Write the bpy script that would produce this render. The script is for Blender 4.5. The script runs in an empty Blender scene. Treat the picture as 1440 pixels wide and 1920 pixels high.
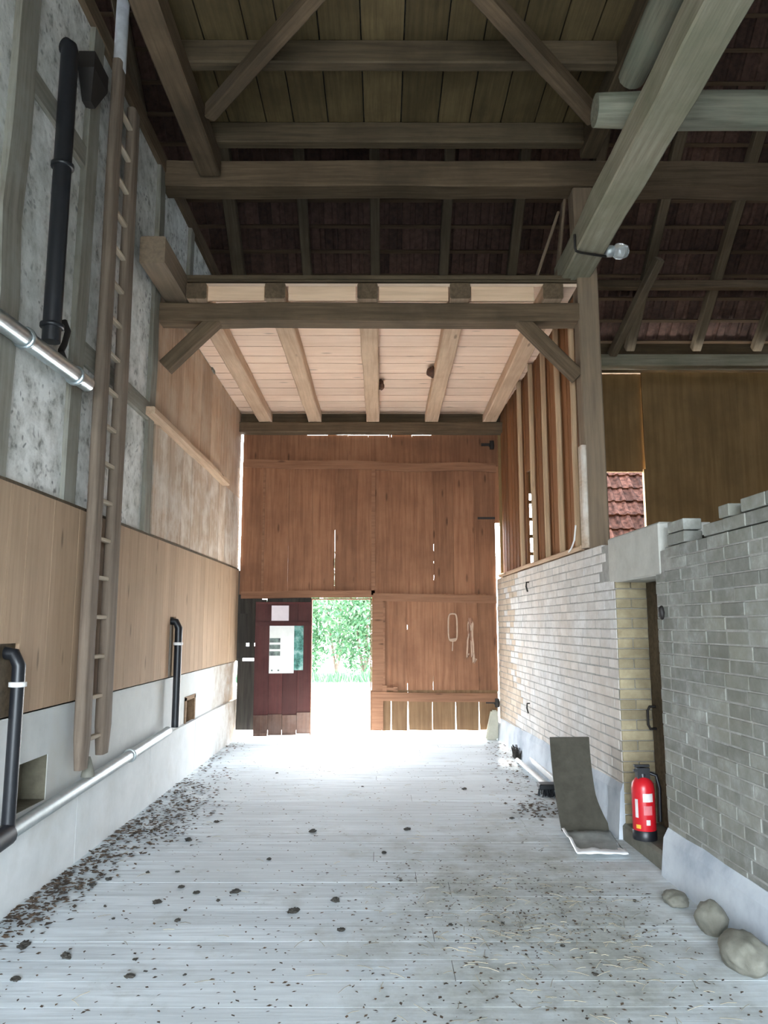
import bpy, bmesh, math, random
from mathutils import Vector, Matrix, noise
R = random.Random(7)
S = bpy.context.scene
COL = S.collection
V = Vector

# ------------------------------------------------------------------ materials
def _n(nt, t, **k):
    n = nt.nodes.new(t)
    for a, b in k.items(): setattr(n, a, b)
    return n
def _base(name):
    m = bpy.data.materials.new(name); m.use_nodes = True
    nt = m.node_tree; b = nt.nodes['Principled BSDF']
    return m, nt, b
def _ramp(nt, stops):
    r = _n(nt, 'ShaderNodeValToRGB'); e = r.color_ramp.elements
    while len(e) < len(stops): e.new(.5)
    for el, (p, c) in zip(e, stops):
        el.position = p; el.color = (*c, 1) if len(c) == 3 else c
    return r
def _mix(nt, fac, a, b, mode='MIX'):
    m = _n(nt, 'ShaderNodeMix', data_type='RGBA', blend_type=mode)
    for s, v in ((0, fac), (6, a), (7, b)):
        if hasattr(v, 'links') or hasattr(v, 'is_linked'): nt.links.new(v, m.inputs[s])
        else: m.inputs[s].default_value = v if s == 0 else (*v, 1)
    return m.outputs[2]
def _noise(nt, vec, scale, detail=5, rough=.6):
    n = _n(nt, 'ShaderNodeTexNoise'); n.inputs['Scale'].default_value = scale
    n.inputs['Detail'].default_value = detail; n.inputs['Roughness'].default_value = rough
    nt.links.new(vec, n.inputs['Vector']); return n.outputs['Fac']
def _coord(nt, scale=(1, 1, 1), rnd=True):
    t = _n(nt, 'ShaderNodeTexCoord'); mp = _n(nt, 'ShaderNodeMapping')
    mp.inputs['Scale'].default_value = scale
    nt.links.new(t.outputs['Object'], mp.inputs['Vector'])
    if rnd:
        oi = _n(nt, 'ShaderNodeObjectInfo'); mu = _n(nt, 'ShaderNodeMath', operation='MULTIPLY')
        mu.inputs[1].default_value = 37.
        nt.links.new(oi.outputs['Random'], mu.inputs[0]); nt.links.new(mu.outputs[0], mp.inputs['Location'])
    return mp.outputs[0]
def _bump(nt, b, h, strength, dist=.01):
    bp = _n(nt, 'ShaderNodeBump'); bp.inputs['Strength'].default_value = strength
    bp.inputs['Distance'].default_value = dist
    nt.links.new(h, bp.inputs['Height']); nt.links.new(bp.outputs[0], b.inputs['Normal'])
def _tone(nt, col, amount):
    """multiply by the per plank / per brick 'tone' attribute"""
    at = _n(nt, 'ShaderNodeAttribute', attribute_name='tone')
    mr = _n(nt, 'ShaderNodeMapRange'); mr.inputs[3].default_value = 1 - amount; mr.inputs[4].default_value = 1 + amount
    nt.links.new(at.outputs['Fac'], mr.inputs[0])
    cc = _n(nt, 'ShaderNodeCombineColor')
    for i in range(3): nt.links.new(mr.outputs[0], cc.inputs[i])
    return _mix(nt, 1., col, cc.outputs[0], 'MULTIPLY')
def wood(name, light, dark, axis='x', tone=.0, stain=None, stain_amt=.5, stain_scale=1.6, rough=.85, bump=.25, knots=False, grain=1.):
    m, nt, b = _base(name)
    sc = {'x': (1.1, 22, 22), 'y': (22, 1.1, 22), 'z': (22, 22, 1.1)}[axis]
    v = _coord(nt, sc)
    g = _noise(nt, v, 1.3 * grain, 6, .65)
    r = _ramp(nt, [(.3, dark), (.62, light)]); nt.links.new(g, r.inputs[0])
    col = r.outputs[0]
    v2 = _coord(nt)
    if stain:
        s = _noise(nt, v2, stain_scale, 6, .62)
        sr = _ramp(nt, [(.42, (0, 0, 0)), (.66, (stain_amt,) * 3)]); nt.links.new(s, sr.inputs[0])
        col = _mix(nt, sr.outputs[0], col, stain)
    if knots:
        ksc = {'x': (2.2, 9, 9), 'y': (9, 2.2, 9), 'z': (9, 9, 2.2)}[axis]
        vo = _n(nt, 'ShaderNodeTexVoronoi'); vo.inputs['Scale'].default_value = .75
        nt.links.new(_coord(nt, tuple(k for k in ksc)), vo.inputs['Vector'])
        kr = _ramp(nt, [(.06, (.75,) * 3), (.13, (0, 0, 0))]); nt.links.new(vo.outputs['Distance'], kr.inputs[0])
        col = _mix(nt, kr.outputs[0], col, tuple(c * .45 for c in dark))
    if tone: col = _tone(nt, col, tone)
    nt.links.new(col, b.inputs['Base Color']); b.inputs['Roughness'].default_value = rough
    b.inputs['Specular IOR Level'].default_value = .2
    _bump(nt, b, g, bump, .006)
    return m
def mottled(name, stops, scale=6, rough=.9, tone=0, stain=None, stain_scale=.9, stain_amt=.7, pebble=0, bump=.4, stain_lo=.45):
    m, nt, b = _base(name); v = _coord(nt, rnd=False)
    g = _noise(nt, v, scale, 8, .68)
    r = _ramp(nt, stops); nt.links.new(g, r.inputs[0]); col = r.outputs[0]
    if pebble:
        dv = _n(nt, 'ShaderNodeTexNoise'); dv.inputs['Scale'].default_value = 9; nt.links.new(v, dv.inputs['Vector'])
        wv = _mix(nt, .12, v, dv.outputs['Color'])
        vo = _n(nt, 'ShaderNodeTexVoronoi'); vo.inputs['Scale'].default_value = pebble; nt.links.new(wv, vo.inputs['Vector'])
        pr = _ramp(nt, [(.16, (.9,) * 3), (.34, (0, 0, 0))]); nt.links.new(vo.outputs['Distance'], pr.inputs[0])
        g2 = _noise(nt, v, 2.2, 4); gr = _ramp(nt, [(.4, (0, 0, 0)), (.6, (1, 1, 1))]); nt.links.new(g2, gr.inputs[0])
        f = _mix(nt, 1., pr.outputs[0], gr.outputs[0], 'MULTIPLY')
        col = _mix(nt, f, col, tuple(c * .28 for c in stops[-1][1]))
    if stain:
        s = _noise(nt, v, stain_scale, 6, .65)
        sr = _ramp(nt, [(stain_lo, (0, 0, 0)), (stain_lo + .2, (stain_amt,) * 3)]); nt.links.new(s, sr.inputs[0])
        col = _mix(nt, sr.outputs[0], col, stain)
    if tone: col = _tone(nt, col, tone)
    nt.links.new(col, b.inputs['Base Color']); b.inputs['Roughness'].default_value = rough
    b.inputs['Specular IOR Level'].default_value = .25
    _bump(nt, b, g, bump, .012)
    return m
def plain(name, c, rough=.6, metal=0, tone=0, vary=.12, trans=0):
    m, nt, b = _base(name)
    g = _noise(nt, _coord(nt), 14, 4)
    r = _ramp(nt, [(.3, tuple(x * (1 - vary) for x in c)), (.7, tuple(min(1, x * (1 + vary)) for x in c))])
    nt.links.new(g, r.inputs[0]); col = r.outputs[0]
    if tone: col = _tone(nt, col, tone)
    nt.links.new(col, b.inputs['Base Color']); b.inputs['Roughness'].default_value = rough
    b.inputs['Metallic'].default_value = metal
    if trans: b.inputs['Transmission Weight'].default_value = trans
    return m

M = {}
M['gate'] = wood('gate_boards', (.325, .158, .088), (.205, .095, .052), 'z', tone=.12, stain=(.14, .062, .035), stain_amt=.5, stain_scale=1.1, knots=True)
M['gate_low'] = wood('gate_low_boards', (.26, .155, .082), (.17, .098, .05), 'z', tone=.16, stain=(.15, .08, .04), stain_amt=.5)
M['gate_rail'] = wood('gate_rail', (.30, .152, .088), (.20, .098, .056), 'x', knots=True)
M['greyboard'] = wood('grey_boards', (.07, .062, .052), (.035, .03, .026), 'z', tone=.2)
M['door_red'] = wood('red_brown_paint', (.062, .015, .013), (.038, .010, .009), 'z', tone=.25, rough=.6, stain=(.10, .04, .032), stain_amt=.4, stain_scale=2.5)
M['door_foot'] = wood('worn_door_foot', (.14, .078, .055), (.07, .038, .028), 'z', tone=.3, stain=(.18, .13, .11), stain_scale=4)
M['loft'] = wood('loft_boards', (.87, .65, .50), (.74, .53, .39), 'x', tone=.08, knots=True, stain=(.70, .48, .34), stain_amt=.35, bump=.15)
M['joist'] = wood('joist_wood', (.64, .455, .315), (.47, .32, .21), 'x', knots=True, stain=(.38, .25, .165), stain_amt=.4)
M['infill'] = wood('infill_boards', (.88, .62, .42), (.72, .48, .31), 'x', knots=True, bump=.15)
M['beam'] = wood('old_beam', (.175, .12, .074), (.09, .062, .038), 'x', stain=(.06, .044, .028), stain_amt=.6)
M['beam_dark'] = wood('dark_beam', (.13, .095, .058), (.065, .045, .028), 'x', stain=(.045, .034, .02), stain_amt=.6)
M['beam_grey'] = wood('weathered_beam', (.36, .325, .24), (.22, .195, .14), 'x', stain=(.17, .175, .11), stain_amt=.55, bump=.5)
M['log'] = wood('barked_log', (.26, .25, .19), (.13, .12, .09), 'x', stain=(.22, .26, .2), stain_amt=.6)
M['post'] = wood('post_wood', (.275, .20, .135), (.175, .127, .085), 'x', stain=(.19, .145, .108), stain_amt=.5)
M['stud'] = wood('stud_wood', (.56, .39, .245), (.42, .285, .17), 'x', knots=True)
M['studboard'] = wood('orange_boards', (.26, .115, .048), (.17, .07, .027), 'z', tone=.2)
M['deck'] = wood('upper_deck', (.16, .115, .055), (.09, .063, .03), 'y', tone=.25, stain=(.065, .045, .022), stain_amt=.6)
M['clad'] = wood('cladding', (.47, .325, .215), (.38, .255, .165), 'z', tone=.09, stain=(.34, .235, .15), stain_amt=.45, stain_scale=1.2, bump=.1, knots=True)
M['whitewash'] = wood('whitewashed_boards', (.56, .43, .32), (.37, .27, .19), 'z', tone=.14, stain=(.74, .67, .59), stain_amt=.85, stain_scale=3.2, bump=.3)
M['brownwash'] = wood('weathered_boards', (.54, .375, .255), (.35, .23, .15), 'z', tone=.12, stain=(.60, .49, .38), stain_amt=.6, stain_scale=2.6)
M['timber'] = wood('frame_timber', (.27, .25, .205), (.165, .148, .118), 'x', stain=(.33, .33, .295), stain_amt=.5, stain_scale=3)
M['ladder'] = wood('ladder_wood', (.30, .245, .19), (.18, .14, .105), 'x', stain=(.15, .12, .09), stain_amt=.4)
M['rung'] = wood('rung_wood', (.50, .42, .32), (.34, .27, .2), 'y')
M['rafter'] = wood('rafter_wood', (.20, .155, .105), (.12, .092, .06), 'x', stain=(.09, .07, .048), stain_amt=.5)
def floormat():
    m = wood('floor_planks', (.80, .86, .89), (.50, .54, .555), 'x', tone=.07, stain=(.64, .685, .70), stain_amt=.75, stain_scale=1.1, bump=.35, rough=.78)
    nt = m.node_tree; b = nt.nodes['Principled BSDF']; b.inputs['Specular IOR Level'].default_value = .3; src = b.inputs['Base Color'].links[0].from_socket
    tc = _n(nt, 'ShaderNodeTexCoord'); mp = _n(nt, 'ShaderNodeMapping'); mp.inputs['Location'].default_value = (-.95, -.42, 0); mp.inputs['Scale'].default_value = (.85, .5, 1)
    nt.links.new(tc.outputs['Object'], mp.inputs['Vector'])
    ln = _n(nt, 'ShaderNodeVectorMath', operation='LENGTH'); nt.links.new(mp.outputs[0], ln.inputs[0])
    g = _noise(nt, tc.outputs['Object'], 2.6, 8, .7); g2 = _noise(nt, tc.outputs['Object'], 14, 6, .7)
    m1 = _n(nt, 'ShaderNodeMath', operation='MULTIPLY_ADD'); m1.inputs[1].default_value = -.30; m1.inputs[2].default_value = .27; nt.links.new(ln.outputs['Value'], m1.inputs[0])
    cl = _n(nt, 'ShaderNodeMath', operation='MAXIMUM'); cl.inputs[1].default_value = -.12; nt.links.new(m1.outputs[0], cl.inputs[0])
    a1 = _n(nt, 'ShaderNodeMath', operation='ADD'); nt.links.new(cl.outputs[0], a1.inputs[0]); nt.links.new(g, a1.inputs[1])
    r = _ramp(nt, [(.44, (0, 0, 0)), (.74, (.7,) * 3)]); nt.links.new(a1.outputs[0], r.inputs[0])
    dr = _ramp(nt, [(.35, (.20, .195, .145)), (.62, (.42, .43, .37))]); nt.links.new(g2, dr.inputs[0])
    nt.links.new(_mix(nt, r.outputs[0], src, dr.outputs[0]), b.inputs['Base Color']); return m
M['tile'] = plain('clay_tile', (.105, .058, .044), .85, tone=.35, vary=.35)
M['floor'] = floormat()
M['batten'] = wood('batten_wood', (.15, .10, .065), (.085, .056, .035), 'x')
M['outtile'] = plain('weathered_clay_tile', (.028, .0125, .009), .95, tone=.45, vary=.8); M['outtile'].node_tree.nodes['Principled BSDF'].inputs['Specular IOR Level'].default_value = .05
M['plaster'] = mottled('blotchy_plaster', [(.33, (.26, .255, .225)), (.43, (.64, .635, .595)), (.58, (.86, .855, .82))], 6.5, pebble=19, stain=(.36, .37, .33), stain_amt=.7, bump=.8)
M['concrete'] = mottled('concrete', [(.3, (.58, .59, .57)), (.7, (.73, .735, .71))], 2.2, stain=(.45, .40, .31), stain_scale=1.1, stain_amt=.55, bump=.15, stain_lo=.52)
M['slab'] = mottled('concrete_slabs', [(.3, (.66, .675, .66)), (.7, (.80, .81, .80))], 2.6, stain=(.50, .47, .40), stain_scale=.8, stain_amt=.5, bump=.15, stain_lo=.52)
M['brick'] = mottled('whitewashed_bricks', [(.3, (.56, .53, .50)), (.55, (.72, .70, .68)), (.72, (.80, .785, .77))], 9, tone=.10, stain=(.58, .49, .41), stain_scale=.7, stain_amt=.6, bump=.3)
M['mortar'] = mottled('mortar', [(.3, (.26, .25, .23)), (.7, (.42, .41, .38))], 12)
M['jamb'] = mottled('yellowed_bricks', [(.3, (.25, .20, .12)), (.7, (.44, .37, .24))], 7, tone=.14)
M['lintel'] = mottled('lintel_concrete', [(.3, (.44, .43, .39)), (.7, (.58, .57, .52))], 5)
M['plinth'] = mottled('plinth_render', [(.3, (.52, .56, .60)), (.7, (.70, .74, .78))], 5, stain=(.26, .30, .36), stain_scale=2.5, stain_amt=.7, bump=.2)
M['jambdark'] = mottled('dark_recess', [(.3, (.10, .088, .06)), (.7, (.20, .18, .13))], 7)  # recess faces, darker than the concrete around them
def end_tint(m, y0, y1, col):  # mixes in a second colour towards the gate end
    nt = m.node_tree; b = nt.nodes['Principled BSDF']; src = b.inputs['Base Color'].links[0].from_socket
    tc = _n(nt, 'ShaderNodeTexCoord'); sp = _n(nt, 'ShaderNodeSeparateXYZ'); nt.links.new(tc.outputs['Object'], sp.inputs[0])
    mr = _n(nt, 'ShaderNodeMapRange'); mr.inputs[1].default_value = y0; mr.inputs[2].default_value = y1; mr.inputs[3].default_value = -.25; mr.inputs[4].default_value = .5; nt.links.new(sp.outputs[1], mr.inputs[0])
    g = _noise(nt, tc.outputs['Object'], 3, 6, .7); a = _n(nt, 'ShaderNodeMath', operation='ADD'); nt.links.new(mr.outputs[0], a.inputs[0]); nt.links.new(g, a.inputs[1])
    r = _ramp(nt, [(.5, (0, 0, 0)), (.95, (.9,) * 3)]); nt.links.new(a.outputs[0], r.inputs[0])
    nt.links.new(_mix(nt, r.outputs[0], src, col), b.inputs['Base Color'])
end_tint(M['concrete'], 4.3, 7.0, (.30, .21, .14)); end_tint(M['slab'], 4.6, 7.2, (.33, .25, .18))
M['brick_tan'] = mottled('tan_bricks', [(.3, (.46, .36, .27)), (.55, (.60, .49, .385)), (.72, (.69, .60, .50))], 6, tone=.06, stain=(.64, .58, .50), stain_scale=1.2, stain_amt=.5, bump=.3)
M['hay'] = plain('dark_hay_floor', (.045, .036, .022), .95, vary=.4)
M['brick_bare'] = mottled('grey_bricks', [(.3, (.19, .19, .165)), (.55, (.28, .28, .255)), (.74, (.43, .435, .41))], 9, tone=.18, stain=(.185, .175, .13), stain_scale=.7, stain_amt=.6, bump=.3)
M['panel'] = wood('plywood_panel', (.30, .185, .08), (.21, .125, .05), 'z', stain=(.16, .10, .045), stain_amt=.5, grain=.5, tone=.1)
M['zinc'] = plain('zinc_pipe', (.50, .56, .58), .28, .85)
M['zinc_dull'] = plain('dull_zinc_pipe', (.46, .50, .50), .45, .55)
M['black'] = plain('black_plastic', (.012, .013, .016), .4)
M['iron'] = plain('black_iron', (.022, .018, .016), .6, .3)
M['lit_end'] = plain('stringer_painted_light', (.55, .55, .56), .4)  # light from above on the ladder stringer top, put into the colour
M['white'] = plain('white_paint', (.85, .83, .80), .6, vary=.05)
M['poster'] = plain('poster_paper', (.70, .70, .66), .5, vary=.05)
M['photo'] = plain('printed_photo', (.10, .13, .11), .5, vary=.9)
M['teal'] = mottled('teal_print', [(.35, (.02, .06, .05)), (.5, (.10, .26, .22)), (.65, (.32, .45, .42))], 9, bump=0)
M['note'] = plain('note_paper', (.62, .54, .56), .6, vary=.04)
M['red'] = plain('red_enamel', (.55, .012, .02), .3, vary=.06)
M['label'] = plain('pale_label', (.66, .60, .58), .5)
M['pink'] = plain('pink_print', (.62, .16, .17), .5)
M['yellow'] = plain('yellow_print', (.75, .42, .05), .5)
M['mat'] = mottled('dark_rubber', [(.3, (.052, .047, .035)), (.7, (.085, .078, .06))], 9, bump=.1)
M['sack'] = mottled('grey_plastic_film', [(.3, (.22, .23, .215)), (.7, (.42, .44, .42))], 9, rough=.35, bump=.2)
M['sackrim'] = plain('white_plastic_film', (.92, .93, .93), .35, vary=.04)
M['stone'] = mottled('field_stone', [(.3, (.15, .145, .115)), (.7, (.25, .24, .20))], 8, bump=.5)
M['guard'] = mottled('limestone', [(.3, (.46, .44, .35)), (.7, (.60, .58, .48))], 6, bump=.3)
M['leaf_dry'] = plain('dry_leaves', (.085, .055, .033), .9, tone=.6, vary=.5)
M['straw'] = plain('straw', (.36, .32, .235), .85, tone=.5)
M['clod'] = plain('dry_clod', (.045, .040, .032), .95, vary=.4)
M['rope'] = plain('rope', (.52, .36, .26), .9)
M['rope_dark'] = plain('dark_rope', (.30, .155, .10), .9)
M['nest'] = plain('mud_nest', (.10, .045, .025), .95, vary=.5)
M['ground'] = mottled('pale_gravel', [(.3, (.58, .565, .53)), (.7, (.72, .70, .66))], 14)
M['grass'] = plain('lawn', (.15, .28, .07), .9, vary=.4)
M['yard'] = mottled('dark_yard_gravel', [(.3, (.20, .205, .19)), (.7, (.30, .305, .285))], 6)
M['bark'] = plain('bark', (.10, .07, .05), .9)
def leafmat():
    m, nt, b = _base('leaves')
    g = _ramp(nt, [(0, (.015, .06, .02)), (.5, (.04, .115, .045)), (1, (.11, .19, .09))])
    at = _n(nt, 'ShaderNodeAttribute', attribute_name='tone'); nt.links.new(at.outputs['Fac'], g.inputs[0])
    nt.links.new(g.outputs[0], b.inputs['Base Color']); b.inputs['Roughness'].default_value = .55
    tr = _n(nt, 'ShaderNodeBsdfTranslucent'); nt.links.new(g.outputs[0], tr.inputs[0])
    mx = _n(nt, 'ShaderNodeMixShader'); mx.inputs[0].default_value = .35
    nt.links.new(b.outputs[0], mx.inputs[1]); nt.links.new(tr.outputs[0], mx.inputs[2])
    nt.links.new(mx.outputs[0], nt.nodes['Material Output'].inputs[0]); return m
M['leaf'] = leafmat()
def glassmat():
    m, nt, b = _base('clear_glass'); b.inputs['Base Color'].default_value = (.9, .93, .93, 1)
    b.inputs['Transmission Weight'].default_value = .75; b.inputs['Roughness'].default_value = .12; return m
M['glass'] = glassmat()

# ------------------------------------------------------------------ mesh builder
class MB:
    def __init__(s): s.v = []; s.f = []; s.t = []; s.mi = []; s.sm = []
    def add(s, vs, fs, tone=None, mi=0, smooth=False):
        o = len(s.v); s.v += [V(p) for p in vs]
        t = R.random() if tone is None else tone
        for f in fs: s.f.append([i + o for i in f]); s.t.append(t); s.mi.append(mi); s.sm.append(smooth)
    def box(s, x0, x1, y0, y1, z0, z1, tone=None, mi=0, mat=None, ch=0):
        if ch: return s.chbox(x0, x1, y0, y1, z0, z1, ch, tone, mi, mat)
        p = [V((x, y, z)) for x in (x0, x1) for y in (y0, y1) for z in (z0, z1)]
        if mat: p = [mat @ q for q in p]
        s.add(p, [(0, 1, 3, 2), (4, 6, 7, 5), (0, 4, 5, 1), (2, 3, 7, 6), (0, 2, 6, 4), (1, 5, 7, 3)], tone, mi)
    def chbox(s, x0, x1, y0, y1, z0, z1, c, tone=None, mi=0, mat=None):
        bm = bmesh.new(); bmesh.ops.create_cube(bm, size=1)
        for v in bm.verts: v.co = V(((x0 + x1) / 2 + v.co.x * (x1 - x0), (y0 + y1) / 2 + v.co.y * (y1 - y0), (z0 + z1) / 2 + v.co.z * (z1 - z0)))
        bmesh.ops.bevel(bm, geom=list(bm.edges), offset=c, segments=1, affect='EDGES', profile=.5)
        s.frombm(bm, tone, mi, mat)
    def frombm(s, bm, tone=None, mi=0, mat=None, smooth=False):
        bm.verts.ensure_lookup_table(); bm.verts.index_update()
        s.add([(mat @ v.co) if mat else v.co.copy() for v in bm.verts], [[v.index for v in f.verts] for f in bm.faces], tone, mi, smooth); bm.free()
    def ring(s, rings, closed_caps=True, tone=None, mi=0, smooth=True):
        n = len(rings[0]); vs = [p for r in rings for p in r]; fs = []
        for i in range(len(rings) - 1):
            for j in range(n):
                k = (j + 1) % n; fs.append((i * n + j, i * n + k, (i + 1) * n + k, (i + 1) * n + j))
        s.add(vs, fs, tone, mi, smooth)
        if closed_caps:
            s.add(rings[0], [list(range(n))[::-1]], tone, mi); s.add(rings[-1], [list(range(n))], tone, mi)
    def tube(s, path, r, n=12, tone=None, mi=0, smooth=True):
        path = [V(p) for p in path]; rings = []
        rr = r if isinstance(r, (list, tuple)) else [r] * len(path)
        up = V((0, 0, 1)); d0 = (path[1] - path[0]).normalized()
        if abs(d0.dot(up)) > .9: up = V((0, 1, 0))
        x = d0.cross(up).normalized()
        for i, p in enumerate(path):
            d = (path[min(i + 1, len(path) - 1)] - path[max(i - 1, 0)]).normalized()
            x = (x - d * x.dot(d)).normalized(); y = d.cross(x)
            rings.append([p + (x * math.cos(2 * math.pi * k / n) + y * math.sin(2 * math.pi * k / n)) * rr[i] for k in range(n)])
        s.ring(rings, True, tone, mi, smooth)
    def lathe(s, prof, c, n=24, tone=None, mi=0, axis='z', smooth=True):
        c = V(c); rings = []
        for (r, h) in prof:
            rg = []
            for k in range(n):
                a = 2 * math.pi * k / n; q = V((r * math.cos(a), r * math.sin(a), h))
                if axis == 'y': q = V((q.x, q.z, q.y))
                if axis == 'x': q = V((q.z, q.x, q.y))
                rg.append(c + q)
            rings.append(rg)
        s.ring(rings, True, tone, mi, smooth)
    def blob(s, c, rx, ry, rz, jit=.15, sub=3, tone=None, mi=0, seed=0, smooth=True):
        bm = bmesh.new(); bmesh.ops.create_icosphere(bm, subdivisions=sub, radius=1)
        for v in bm.verts:
            k = 1 + jit * noise.noise(v.co * 1.4 + V((seed * 3.1, seed, -seed)))+ jit * .5 * noise.noise(v.co * 3.3 + V((seed, 0, seed)))
            v.co = V((c[0] + v.co.x * rx * k, c[1] + v.co.y * ry * k, c[2] + v.co.z * rz * k))
        s.frombm(bm, tone, mi, None, smooth)
    def build(s, name, mats, parent=None, origin=None):
        me = bpy.data.meshes.new(name); o = bpy.data.objects.new(name, me); COL.objects.link(o)
        if parent is not None:
            org = V(parent.get('_o', (0, 0, 0)))
        elif origin is not None: org = V(origin)
        else:
            xs = [p.x for p in s.v]; ys = [p.y for p in s.v]; zs = [p.z for p in s.v]
            org = V(((min(xs) + max(xs)) / 2, (min(ys) + max(ys)) / 2, min(zs)))
        me.from_pydata([p - org for p in s.v], [], s.f); me.update()
        if not isinstance(mats, (list, tuple)): mats = [mats]
        for m in mats: me.materials.append(m)
        me.polygons.foreach_set('material_index', s.mi); me.polygons.foreach_set('use_smooth', s.sm)
        at = me.attributes.new('tone', 'FLOAT', 'FACE'); at.data.foreach_set('value', s.t)
        if parent is not None: o.parent = parent; o['_o'] = list(org)
        else: o.location = org; o['_o'] = list(org)
        return o
def tag(o, label=None, cat=None, group=None, kind=None):
    if label: o['label'] = label
    if cat: o['category'] = cat
    if group: o['group'] = group
    if kind: o['kind'] = kind
    return o
def empty(name, loc, label=None, cat=None, group=None, kind=None):
    o = bpy.data.objects.new(name, None); COL.objects.link(o); o.location = loc; o['_o'] = list(loc); o.empty_display_size = .1
    return tag(o, label, cat, group, kind)
def struct(o): o['kind'] = 'structure'; return o
def frame(p0, p1, up=(0, 0, 1)):
    p0, p1 = V(p0), V(p1); x = (p1 - p0).normalized(); u = V(up)
    if abs(x.dot(u)) > .98: u = V((0, 1, 0))
    y = u.cross(x).normalized(); z = x.cross(y)
    return Matrix(((x.x, y.x, z.x, p0.x), (x.y, y.y, z.y, p0.y), (x.z, y.z, z.z, p0.z), (0, 0, 0, 1))), (p1 - p0).length
def beam_mb(L, w, h, ch=.012, jit=.005, seg=None, taper=1.):
    """length along local X from 0; w along Y, h along Z, chamfered and slightly uneven"""
    mb = MB(); seg = seg or max(2, int(L / .45)); rings = []; sd = R.random() * 90
    for i in range(seg + 1):
        x = L * i / seg; k = 1 + (taper - 1) * i / seg; a, b = w / 2 * k, h / 2 * k; c = ch
        pts = [(-a + c, -b), (a - c, -b), (a, -b + c), (a, b - c), (a - c, b), (-a + c, b), (-a, b - c), (-a, -b + c)]
        dy = jit * noise.noise(V((x * 1.7, sd, 0))); dz = jit * noise.noise(V((x * 1.7, sd, 5)))
        rings.append([V((x, py + dy + jit * .4 * noise.noise(V((x * 3, sd, j))), pz + dz)) for j, (py, pz) in enumerate(pts)])
    mb.ring(rings, True, .5, 0, False); return mb
def beam(name, p0, p1, w, h, mat, label=None, cat=None, group=None, up=(0, 0, 1), parent=None, **k):
    m, L = frame(p0, p1, up); mb = beam_mb(L, w, h, **k)
    o = mb.build(name, mat, None, (0, 0, 0))
    if parent is not None:
        o.parent = parent; o.matrix_local = Matrix.Translation(-V(parent['_o'])) @ m
    else: o.matrix_world = m
    return tag(o, label, cat, group)
def log(name, p0, p1, r, mat, label, cat, group=None):
    m, L = frame(p0, p1); mb = MB(); n = 14; rings = []; sd = R.random() * 50
    for i in range(13):
        x = L * i / 12; e = .86 if i in (0, 12) else 1
        rings.append([V((x, r * e * (1 + .06 * noise.noise(V((x * 2, sd, k)))) * math.cos(2 * math.pi * k / n) + .02 * noise.noise(V((x, sd, 0))),
                         r * e * (1 + .06 * noise.noise(V((x * 2, sd, k + 20)))) * math.sin(2 * math.pi * k / n))) for k in range(n)])
    mb.ring(rings); o = mb.build(name, mat, None, (0, 0, 0)); o.matrix_world = m
    return tag(o, label, cat, group)

YG = 11.0            # gate plane
XW = -2.07           # left wall face
# ------------------------------------------------------------------ floor
mb = MB(); y = -3.6
while y < YG - .02:
    w = R.uniform(.17, .27); y1 = min(y + w, YG)
    x = -2.3
    while x < 1.95:
        x1 = min(x + R.uniform(2.2, 4.6), 1.98)
        if 1.98 - x1 < .6: x1 = 1.98
        dz = R.uniform(-.0004, .0012)
        mb.box(x + .0015, x1 - .0015, y + .0018, y1 - .0018, -.08, dz)
        x = x1
    y = y1
mb.box(-2.3, 1.98, -3.6, YG, -.12, -.0022, tone=.1, mi=1)
struct(mb.build('floor', [M['floor'], M['clod']]))
# ground outside, both ends
mb = MB()
mb.add([(-60, YG, -.03), (60, YG, -.03), (60, 90, -.1), (-60, 90, -.1)], [(0, 1, 2, 3)])
mb.add([(-60, -60, -.05), (60, -60, -.05), (60, -3.6, -.03), (-60, -3.6, -.03)], [(0, 1, 2, 3)], mi=1)
mb.add([(-60, -3.6, -.14), (60, -3.6, -.14), (60, YG, -.14), (-60, YG, -.14)], [(0, 1, 2, 3)])
struct(mb.build('ground', [M['ground'], M['yard']]))

# ------------------------------------------------------------------ left wall
WL = struct(empty('wall_left', (XW, 4, 0)))
ZT = 5.78
mb = MB()
# plaster core above 1.07
mb.box(XW - .22, XW, -3.6, YG + .02, 1.05, ZT, tone=.5)
mb.build('plaster_infill', M['plaster'], WL)
# concrete base with recess and square vent hole
mb = MB()
holes = [(4.44, 4.94, .50, .77), (8.30, 8.70, .50, .77)]
ys = [-3.6, 4.44, 4.94, 8.30, 8.70, YG + .08]
for i in range(5):
    a, b = ys[i], ys[i + 1]
    if i in (1, 3):
        mb.box(XW - .22, XW, a, b, -.1, .50, tone=.5); mb.box(XW - .22, XW, a, b, .77, 1.07, tone=.5)
        pass
    else: mb.box(XW - .22, XW, a, b, -.1, 1.07, tone=.5)
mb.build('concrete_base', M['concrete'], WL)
mb = MB()
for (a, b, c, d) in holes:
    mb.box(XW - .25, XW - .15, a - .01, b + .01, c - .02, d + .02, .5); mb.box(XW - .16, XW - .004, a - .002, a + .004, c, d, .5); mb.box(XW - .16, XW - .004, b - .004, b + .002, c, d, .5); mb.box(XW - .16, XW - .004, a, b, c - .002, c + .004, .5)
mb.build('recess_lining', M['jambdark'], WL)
mb = MB(); js = [-3.6, -1.2, .45, 2.1, 3.72, 5.37, 7.0, 8.65, 10.3, YG + .05]
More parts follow.
